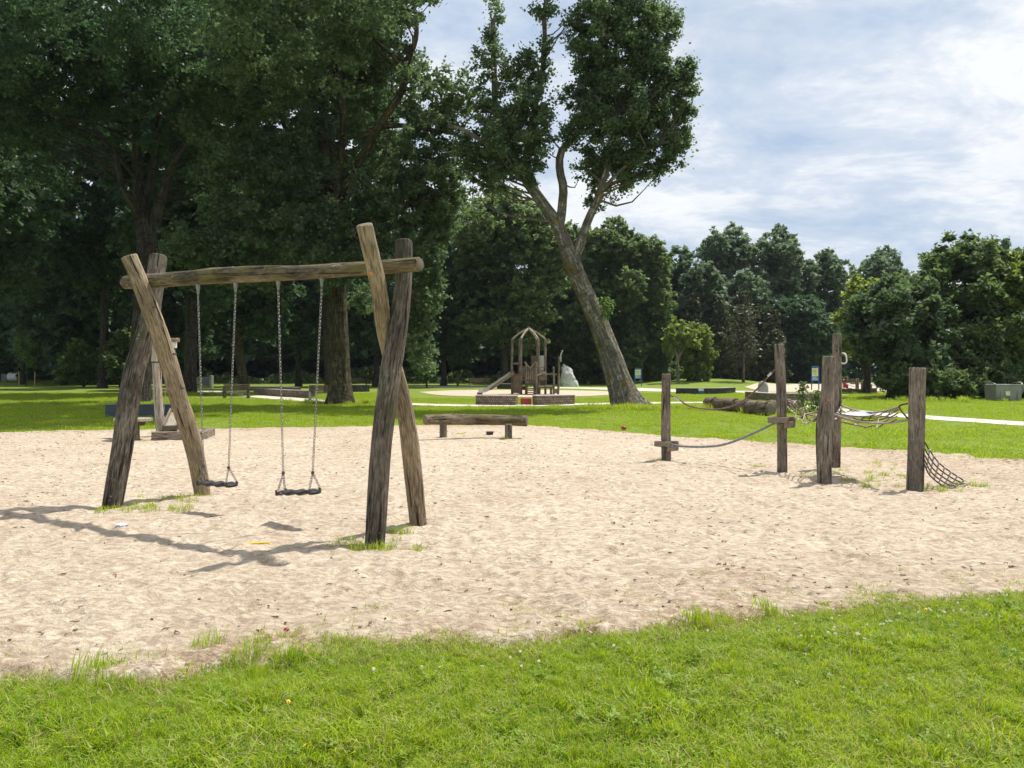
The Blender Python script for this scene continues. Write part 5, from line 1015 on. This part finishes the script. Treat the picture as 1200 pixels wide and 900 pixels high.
def shrub(label, px, Y, blobs, n, leaf, seed, size=.15, name='shrub', cat='shrub', group=None, twigs=20):
    x = (px - CX) / F * Y; g0 = float(mound(x, Y)); bs = [B(a, b, c_, d, Y, e) for a, b, c_, d, e in blobs]
    return tree(name, label, (x, Y, g0), [[(x, Y, g0 - .2, .08), (x, Y, g0 + .8, .06), (*bs[0][0], .02)]] + [[(x, Y, g0, .05), (*b_[0], .02)] for b_ in bs[1:4]], bs, n, leaf, 'bark_dark', size, seed, group, True, twigs=twigs, cat=cat, seg=8, flat=.45, flare=1.05)
shrub('spreading dark shrub at the foot of the right trees, left of the waste container', 1085, 44.5, [(1085, 448, 46, 16, 0), (1066, 449, 26, 14, .5), (1120, 450, 34, 14, .5), (1056, 443, 15, 11, 0)], 26000, 'leaf_mid', 311)
shrub('spreading dark shrub right behind the waste container', 1185, 46, [(1175, 440, 40, 18, 0), (1215, 442, 34, 22, 0), (1150, 452, 20, 12, 0)], 16000, 'leaf_mid', 312)
shrub('pale leafed shrub with layered branches left of the big grey trunk', 98, 80, [(98, 425, 26, 16, 0), (85, 438, 18, 10, -1), (115, 432, 20, 14, 0), (95, 408, 14, 9, 0), (128, 425, 14, 22, 1)], 15000, 'leaf_fresh', 313, .2)
shrub('dim green shrub beside the big grey trunk on the left', 140, 76, [(142, 420, 18, 24, 0), (150, 395, 12, 14, 0)], 7000, 'leaf_mid', 314, .2)
shrub('small pale leafed shrub in the shade right of the crossed swing posts', 500, 76, [(497, 428, 14, 16, 0), (492, 405, 10, 14, 0)], 5000, 'leaf_fresh', 315, .18)
# staked sapling
q = np.array([*P(31, 0, 84)[:2], 0.]); sp_ = thing('sapling', 'thin staked sapling with sparse light leaves on the far left lawn', 'sapling', q)
m = MB(); m.tube([q, P(31.5, 430, 84), P(32, 405, 84)], [.06, .05, .02], 7); m.build('trunk', M['bark_pale'], sp_, True)
c_ = [P(a, b, 84) for a, b in ((20, 405), (37, 404), (32, 413), (28, 418), (36, 420), (22, 398), (37, 427), (21, 411), (33, 400))]
leaf_mesh('crown', np.vstack([q_ + rng.normal(0, .26, (60, 3)) for q_ in c_]), .2, M['leaf_fresh'], rng, sp_)
for k, px in enumerate((22.5, 40.5)):
    q = np.array([*P(px, 0, 84)[:2], 0.]); o = thing('sapling_stake', ['left wooden stake beside the staked sapling', 'right wooden stake beside the staked sapling'][k], 'stake', q, 'stakes beside the sapling'); m = MB(); m.tube([q - (0, 0, .2), q + (.05 * (1 - 2 * k) * -1, 0, 1.6)], .055, 9); m.build('shaft', M['stake_wood'], o); m = MB(); m.tube([q + (-.05 * (1 - 2 * k) * -1 * -1, 0, 1.58), q + (.05 * (1 - 2 * k) * -1, 0, 1.66)], [.056, .03], 9); m.build('stake_tip', M['stake_wood'], o)
for k, (x0, y0_, x1, y1_) in enumerate(((61, 443, 68, 424), (67, 443, 73, 425))): pass

# far wood closing the horizon: nobody could count it
rng = np.random.default_rng(9); n = 60000; px = rng.uniform(-350, 1650, n); Yw = rng.uniform(122, 150, n); topz = 15 + 4 * vnoise(np.stack([px / 60, px * 0, px * 0], -1), 3) - 4.5 * (px > 760) + 8 * (px < -60) + 6 * (px > 1250); z = rng.random(n) ** .8 * topz
pp = np.stack([(px - CX) / F * Yw, Yw, z], -1); kk = fbm(pp * .16, 3, 5) > -.55; o = leaf_mesh('far_wood', pp[kk], .75, M['leaf_dark'], rng, None, True); tag(o, 'dark mass of distant wood closing the horizon behind the trees', 'wood', kind='stuff')
rng = np.random.default_rng(19); n = 45000; px = rng.uniform(-350, 770, n); Yw = rng.uniform(104, 146, n); z = 3.5 + rng.random(n) * (11 + 6 * (px < 560)); pp = np.stack([(px - CX) / F * Yw, Yw, z], -1)
o = leaf_mesh('shade_canopy', pp, .8, M['leaf_dark'], rng, None, True); tag(o, 'leaf canopy added to shade the wood behind the play tower and the left trees', 'wood', kind='stuff')  # leaf roof added to keep the sun off the back of the wood
n = 26000; px = rng.uniform(-450, 770, n); Yw = rng.uniform(134, 150, n); pp = np.stack([(px - CX) / F * Yw, Yw, rng.random(n) * 7], -1); o = leaf_mesh('wood_floor_growth', pp, .8, M['leaf_dark'], rng, None, True); tag(o, 'black shaded growth on the floor of the wood at the back', 'wood', kind='stuff')
rng = np.random.default_rng(10); n = 8000; px = rng.uniform(62, 780, n); Yw = rng.uniform(100, 118, n); z = rng.random(n) ** 1.2 * (1.5 + 1.0 * vnoise(np.stack([px / 14, px * 0, px * 0], -1), 6)); o = leaf_mesh('undergrowth', np.stack([(px - CX) / F * Yw, Yw, z], -1), .3, M['leaf_mid'], rng, None, True); tag(o, 'low dark undergrowth beneath the wood on the left', 'undergrowth', kind='stuff')

# ---------------------------------------------------------------- grass, weeds, flowers and litter: uncountable small growth
SRC = bpy.data.collections.new('tuft_sources')
def tuft(name, nb, rad, h, wd, mats, seed, dry=.12, lean=.5, curl=.5):
    rng = np.random.default_rng(seed); a = rng.uniform(0, 2 * math.pi, nb); rr = rad * np.sqrt(rng.random(nb)); p0 = np.stack([rr * np.cos(a), rr * np.sin(a), np.full(nb, -.01)], -1)
    H_ = h * rng.uniform(.5, 1.25, nb)[:, None]; b = rng.uniform(0, 2 * math.pi, nb); d = np.stack([np.cos(b), np.sin(b), b * 0], -1); ln = lean * rng.uniform(.2, 1.3, nb)[:, None]; s = np.stack([-np.sin(b), np.cos(b), b * 0], -1) * wd / 2 * rng.uniform(.7, 1.3, nb)[:, None]
    up_ = np.array([0, 0, 1.]); m1 = p0 + up_ * H_ * .55 + d * H_ * ln * .3; tp = p0 + up_ * H_ * (1 - .25 * curl * ln) + d * H_ * ln
    V = np.stack([p0 - s, p0 + s, m1 + s * .8, m1 - s * .8, tp], 1).reshape(-1, 3); i = np.arange(nb)[:, None] * 5
    me = raw_mesh(name, V, [i + np.array([[0, 1, 2, 3]]), i + np.array([[3, 2, 4]])], [M[x] for x in mats], {'tint': ('FLOAT', 'FACE', np.tile(rng.random(nb), 2))}, False, np.tile((rng.random(nb) < dry).astype(int), 2) if len(mats) > 1 else None)
    return bpy.data.objects.new(name, me)
def clover(name, nl, seed):
    r_ = np.random.default_rng(seed); V, f, f4 = [], [], []
    for k in range(nl):
        a, rr = r_.uniform(0, 6.28), .12 * math.sqrt(r_.random()); c_ = np.array([rr * math.cos(a), rr * math.sin(a), r_.uniform(.02, .05)]); b0 = r_.uniform(0, 6.28); tl = r_.normal(0, .35, 2); s_ = r_.uniform(.008, .015)
        for j in range(3):
            b_ = b0 + j * 2.09; i0 = len(V)
            for (u_, v_) in ((0, 0), (.7, .55), (1.5, .5), (1.7, 0), (1.5, -.5), (.7, -.55)): x_, y_ = s_ * (u_ * math.cos(b_) - v_ * math.sin(b_)), s_ * (u_ * math.sin(b_) + v_ * math.cos(b_)); V.append(c_ + (x_, y_, tl[0] * x_ + tl[1] * y_))
            f += [[i0, i0 + q_, i0 + q_ + 1] for q_ in range(1, 5)]
    me = raw_mesh(name, np.array(V), [np.array(f)], [M['leaf_clover']], {'tint': ('FLOAT', 'FACE', np.repeat(r_.random(nl * 3), 4))}, False); return bpy.data.objects.new(name, me)
leaf_mat('leaf_clover', (.12, .21, .015), (.22, .31, .03), (.28, .40, .02), .35, .5, .3)
def scatter(name, pts, scl, sources, label, cat, seed=0, tilt=.12):
    rng = np.random.default_rng(seed); n = len(pts); col_ = bpy.data.collections.new(name + '_sources')
    for s in sources: col_.objects.link(s)
    me = bpy.data.meshes.new(name); me.vertices.add(n); me.vertices.foreach_set('co', np.asarray(pts, np.float32).ravel())
    a = me.attributes.new('rot', 'FLOAT_VECTOR', 'POINT'); a.data.foreach_set('vector', np.stack([rng.normal(0, tilt, n), rng.normal(0, tilt, n), rng.uniform(0, 6.283, n)], -1).astype(np.float32).ravel())
    a = me.attributes.new('scl', 'FLOAT', 'POINT'); a.data.foreach_set('value', np.asarray(scl, np.float32)); me.update()
    o = link(name, me); tag(o, label, cat, kind='stuff')
    g = bpy.data.node_groups.new(name, 'GeometryNodeTree'); g.interface.new_socket('Geometry', in_out='INPUT', socket_type='NodeSocketGeometry'); g.interface.new_socket('Geometry', in_out='OUTPUT', socket_type='NodeSocketGeometry')
    N = g.nodes; gi, go = N.new('NodeGroupInput'), N.new('NodeGroupOutput'); ip = N.new('GeometryNodeInstanceOnPoints'); ci = N.new('GeometryNodeCollectionInfo'); ci.inputs['Collection'].default_value = col_; ci.inputs['Separate Children'].default_value = True; ci.inputs['Reset Children'].default_value = True
    r_ = N.new('GeometryNodeInputNamedAttribute'); r_.data_type = 'FLOAT_VECTOR'; r_.inputs['Name'].default_value = 'rot'; s_ = N.new('GeometryNodeInputNamedAttribute'); s_.data_type = 'FLOAT'; s_.inputs['Name'].default_value = 'scl'
    ip.inputs['Pick Instance'].default_value = True; K = g.links.new
    K(gi.outputs[0], ip.inputs['Points']); K(ci.outputs[0], ip.inputs['Instance']); K(r_.outputs[0], ip.inputs['Rotation']); K(s_.outputs[0], ip.inputs['Scale']); K(ip.outputs[0], go.inputs[0])
    md = o.modifiers.new('scatter', 'NODES'); md.node_group = g; return o
def cand(n, pxr, Yr, rng, power=1.):
    Yc = np.sqrt(rng.random(n) * (Yr[1] ** 2 - Yr[0] ** 2) + Yr[0] ** 2); px = rng.uniform(*pxr, n); return (px - CX) / F * Yc, Yc, px
rng = np.random.default_rng(21)
near_src = [tuft('grass_clump', 200, .13, .062 + .006 * (k % 4), .0052, ['grass_near', 'grass_dry'], 400 + k, .05 + .06 * (k % 4), 1.15, 1.1) for k in range(8)] + [clover('clover_clump', 46, 470)]
gx, gy = np.meshgrid(np.arange(-5.6, 5.6, .072), np.arange(2.6, 6.9, .072)); x = (gx + rng.uniform(-.04, .04, gx.shape)).ravel(); y = (gy + rng.uniform(-.04, .04, gx.shape)).ravel(); px = CX + x / y * F
ok = (px > -90) & (px < 1290); x, y, px = x[ok], y[ok], px[ok]; sd = sand_signed(x, y); side = y < edge_n(px) + .8
keep = side & (rng.random(len(x)) < np.clip(.30 - sd * 2.0, .0, 1)) & (sd < .13); x, y, sd = x[keep], y[keep], sd[keep]
nz = vnoise(np.stack([x * 1.5, y * 1.5, x * 0], -1), 41); nz2 = vnoise(np.stack([x * 4, y * 4, x * 0], -1), 43); sc = (.74 + .38 * nz + .34 * nz2) * np.clip(.34 - sd * 1.0, .34, 1.0)
scatter('near_grass', np.stack([x, y, np.where(sd > -.1, .015, 0)], -1), np.clip(np.maximum(sc, np.where(sd < -.45, .62, .26)), 0, 1.5), near_src, 'lush sunlit lawn grass along the bottom of the picture', 'grass', 5, .28)
fr_src = [tuft('fringe_clump', 34, .12, .06, .0045, ['grass_near', 'grass_dry'], 420 + k, .5, 1.1, .9) for k in range(3)]
x, y, px = cand(8500, (-90, 1290), (3.6, 7.2), rng); sd = sand_signed(x, y); keep = (sd > -.38) & (sd < .75) & (rng.random(len(x)) < .75 * np.exp(-np.clip(sd, 0, 1) / .20)) & (y < edge_n(px) + 1.2); x, y = x[keep], y[keep]
scatter('edge_grass', np.stack([x, y, np.full(len(x), .012)], -1), rng.uniform(.35, 1.25, len(x)), fr_src, 'thin straggling grass creeping over the near sand edge', 'grass', 6)
tall_src = [tuft('tall_clump', 90, .10, .16, .005, ['grass_near'], 430 + k, 0, .45, .4) for k in range(2)]
T = []; 
for a, b, nn, sp_r in ((318, 776, 9, .17), (120, 797, 5, .12), (745, 820, 4, .1), (60, 860, 5, .2), (1110, 860, 4, .2), (930, 722, 3, .1), (840, 733, 4, .12)):
    gx, gy = G(a, b); T += [(gx + rng.normal(0, sp_r), gy + rng.normal(0, sp_r * .6), 0) for _ in range(nn)]
scatter('tall_grass', np.array(T), rng.uniform(.5, 1.0, len(T)), tall_src, 'taller grass tufts along the near sand edge', 'grass', 7)
mid_src = [tuft('lawn_clump', 110, .42, .058, .013, ['grass_near', 'grass_dry'], 440 + k, .10, .8, .6) for k in range(5)]
x, y, px = cand(30000, (-60, 1260), (11, 62), rng); sd = sand_signed(x, y); keep = (sd < -.1) & (y > edge_f(px) - .5) & (rng.random(len(x)) < np.clip(34 / y, .3, 1))
pth = np.zeros(len(x), bool)
pp = spline(np.array([(*G(a, b), 0.) for a, b in [(235, 457.5), (300, 464), (360, 469), (440, 472.3), (520, 475), (600, 475.5), (700, 473.5), (800, 472), (870, 472.5), (930, 475), (985, 481.5), (1073, 488.5), (1200, 497), (1420, 512)]]), 400)
for c0 in range(0, 400, 4): pth |= (np.abs(x - pp[c0, 0]) < 1.5) & (np.hypot(x - pp[c0, 0], y - pp[c0, 1]) < 1.35)
keep &= ~pth & (y < 58) & ~((y > 47) & (px > 470) & (px < 740)) & ~((y > 46) & (px > 230) & (px < 320)); x, y = x[keep], y[keep]
scatter('lawn_grass', np.stack([x, y, mound(x, y)], -1), rng.uniform(.55, 1.1, len(x)) * (1 + .3 * vnoise(np.stack([x * .6, y * .6, x * 0], -1), 44)), mid_src, 'mown lawn grass between the sand pit and the trees', 'grass', 8)
# weeds around the posts
W = []
for a, b, nn, sp_x, sp_y in ((150, 602, 12, .20, .12), (180, 598, 14, .3, .14), (222, 588, 14, .25, .10), (418, 646, 14, .16, .07), (460, 627, 6, .14, .05), (486, 650, 3, .05, .03), (775, 542, 4, .06, .05), (893, 550, 3, .08, .05), (940, 562, 4, .2, .06), (1045, 563, 12, .3, .2), (1010, 556, 12, .45, .2), (1100, 578, 9, .35, .1), (1150, 574, 7, .3, .08), (1120, 572, 5, .2, .06), (990, 566, 6, .2, .1), (519, 513, 4, .08, .05), (539, 511, 4, .05, .03), (596, 517, 3, .1, .05), (168, 519, 4, .1, .05), (1000, 548, 6, .3, .1), (1035, 573, 5, .2, .06)):
    gx, gy = G(a, b); W += [(gx + rng.normal(0, sp_x), gy + rng.normal(0, sp_y), .025) for _ in range(nn)]
scatter('sand_weeds', np.array(W), rng.uniform(.35, .95, len(W)), [tuft('weed_clump', 34, .09, .12, .007, ['grass_near', 'grass_dry'], 450 + k, .2, 1., .7) for k in range(3)], 'grass weeds growing in the sand round the posts', 'weeds', 9)
TR = []
for a, b, nn, sp_x in ((735, 480, 60, .9), (760, 478, 40, 1.2), (398, 473, 60, 1.3), (168, 474, 30, 1.), (1090, 470, 40, 2.5), (820, 480, 20, 1.), (930, 483, 60, .9), (250, 463, 60, 2.4)):
    gx, gy = G(a, b); TR += [(gx + rng.normal(0, sp_x), gy - abs(rng.normal(0, .7)), 0) for _ in range(nn)]
scatter('rough_grass', np.array(TR), rng.uniform(.5, 1.3, len(TR)), [tuft('rough_clump', 60, .2, .26, .016, ['grass_near', 'grass_dry'], 460 + k, .15, .7, .5) for k in range(3)], 'longer rough grass round the tree feet and cut logs', 'grass', 10)
# two leafy weeds behind the climbing posts
for a, b, Y, hpx, l in ((941, 490, 29.5, 38, 'tall leafy weed growing between the second and third climbing posts'), (958, 488, 29.5, 22, 'shorter leafy weed just left of the third climbing post')):
    q = np.array([*P(a, 0, Y)[:2], 0.]); h_ = (b - (452 if hpx > 30 else 461)) / F * Y; o = thing('leafy_weed', l, 'weed', q); m = MB(); m.tube([q, q + (0, 0, h_)], [.02, .008], 6); m.build('stem', M['leaf_fresh'], o)
    zz_ = rng.random(420) * h_; leaf_mesh('leaves', q + np.stack([rng.normal(0, 1, 420) * (.20 - .13 * zz_ / h_), rng.normal(0, 1, 420) * (.20 - .13 * zz_ / h_), zz_], -1), .085, M['leaf_mid'], rng, o)
# daisies and buttercups in the near grass
def flower(name, mat, r_, petals):
    V = [(0, 0, .006)]; 
    for k in range(petals * 2): a = k * math.pi / petals; rr = r_ * (1 if k % 2 == 0 else .72); V.append((rr * math.cos(a), rr * math.sin(a), .004 if k % 2 else 0))
    n = petals * 2; f = [[0, 1 + k, 1 + (k + 1) % n] for k in range(n)]; V = V + [(.0045 * math.cos(a), .0045 * math.sin(a), .009) for a in np.arange(6) * math.pi / 3]; f2 = [[n + 1, n + 1 + k, n + 2 + k] for k in range(1, 5)]
    return bpy.data.objects.new(name, raw_mesh(name, np.array(V), [np.array(f + f2)], [M[mat], M['yellow_plastic']], None, False, [0] * n + [1] * 4))
D = []
for a, b, nn, sx_, sy_ in ((1155, 712, 14, .30, .08), (1090, 725, 12, .28, .10), (1010, 745, 10, .25, .12), (985, 755, 8, .2, .06), (1180, 735, 8, .2, .08), (700, 752, 7, .5, .08), (640, 790, 6, .3, .15), (930, 745, 5, .3, .06), (480, 790, 4, .3, .1)):
    gx, gy = G(a, b); D += [(gx + rng.normal(0, sx_), gy + rng.normal(0, sy_), .062 + rng.uniform(-.012, .02)) for _ in range(nn)]
scatter('daisies', np.array(D), rng.uniform(.8, 1.2, len(D)), [flower('daisy_head', 'white_paint', .0105, 11)], 'small white daisies scattered through the near grass', 'daisies', 11, .4)
D = [(*G(a, b), .07) for a, b in ((338, 840), (357, 894), (1085, 727), (1098, 744))]
scatter('buttercups', np.array(D), np.ones(len(D)), [flower('buttercup_head', 'yellow_plastic', .012, 6)], 'few yellow buttercups in the near grass', 'buttercups', 12, .4)
# daisies further off on the lawn
x, y, px = cand(900, (0, 1200), (21, 45), rng); keep = (vnoise(np.stack([x * .25, y * .25, x * 0], -1), 77) > .25) & (sand_signed(x, y) < -.4); scatter('lawn_daisies', np.stack([x[keep], y[keep], np.full(keep.sum(), .05)], -1), rng.uniform(.8, 1.3, keep.sum()) * 1.6, [flower('daisy_head', 'white_paint', .0105, 8)], 'tiny white daisies far out on the lawn', 'daisies', 13, .5)
# twigs, bark bits and dry leaves on the sand
plain('litter_brown', (.13, .08, .05), .9, 0, .4, 30); plain('litter_tan', (.26, .15, .085), .9, 0, .4, 30)
def chip(k, mat, l_, w_):
    r_ = np.random.default_rng(k); m = MB()
    for j in range(r_.integers(1, 4)):
        a = r_.uniform(0, 6.28); c_ = np.array([r_.normal(0, .012), r_.normal(0, .012), .006]); d = np.array([math.cos(a), math.sin(a), r_.normal(0, .15)]) * l_ * r_.uniform(.4, 1); m.tube([c_ - d / 2, c_ + (0, 0, .004), c_ + d / 2], [w_ * .4, w_, w_ * .4], 5)
    o = m.build('chip', M[mat]); COL.objects.unlink(o); return o
x, y, px = cand(16000, (-60, 1260), (4.1, 21), rng); sd = sand_signed(x, y); dens = .22 + .5 * np.clip(vnoise(np.stack([x * .5, y * .5, x * 0], -1), 61), 0, 1) + .55 * np.clip(1 - sd / 1.1, 0, 1)
keep = (sd > -.05) & (rng.random(len(x)) < dens * .55); x, y = x[keep], y[keep]
scatter('sand_litter', np.stack([x, y, sand_h(x, y)], -1), rng.uniform(.35, 1.15, len(x)) * .85, [chip(1, 'litter_brown', .05, .004), chip(2, 'litter_tan', .05, .0045), chip(3, 'litter_brown', .022, .006), chip(4, 'litter_tan', .03, .007), chip(5, 'litter_brown', .08, .0035)], 'small twigs and dry bark bits strewn on the sand', 'twigs', 14)

# ---------------------------------------------------------------- air: slight haze that pales the far trees
me = raw_mesh('haze', np.array([[x_, y_, z_] for x_ in (-420, 420) for y_ in (-30, 330) for z_ in (-1.5, 34)], float), [np.array([[0, 1, 3, 2], [4, 6, 7, 5], [0, 4, 5, 1], [2, 3, 7, 6], [0, 2, 6, 4], [1, 5, 7, 3]])], [], None, False)
hz_ = link('haze', me); hz_['kind'] = 'stuff'; hz_['label'] = 'thin summer haze over the whole park'
hm = bpy.data.materials.new('haze'); hm.use_nodes = True; hm.node_tree.nodes.clear(); ho = hm.node_tree.nodes.new('ShaderNodeOutputMaterial'); pv = hm.node_tree.nodes.new('ShaderNodeVolumePrincipled')
pv.inputs['Color'].default_value = (.82, .90, 1, 1); pv.inputs['Density'].default_value = .00013; hm.node_tree.links.new(pv.outputs[0], ho.inputs['Volume']); me.materials.append(hm)
S.cycles.volume_bounces = 0
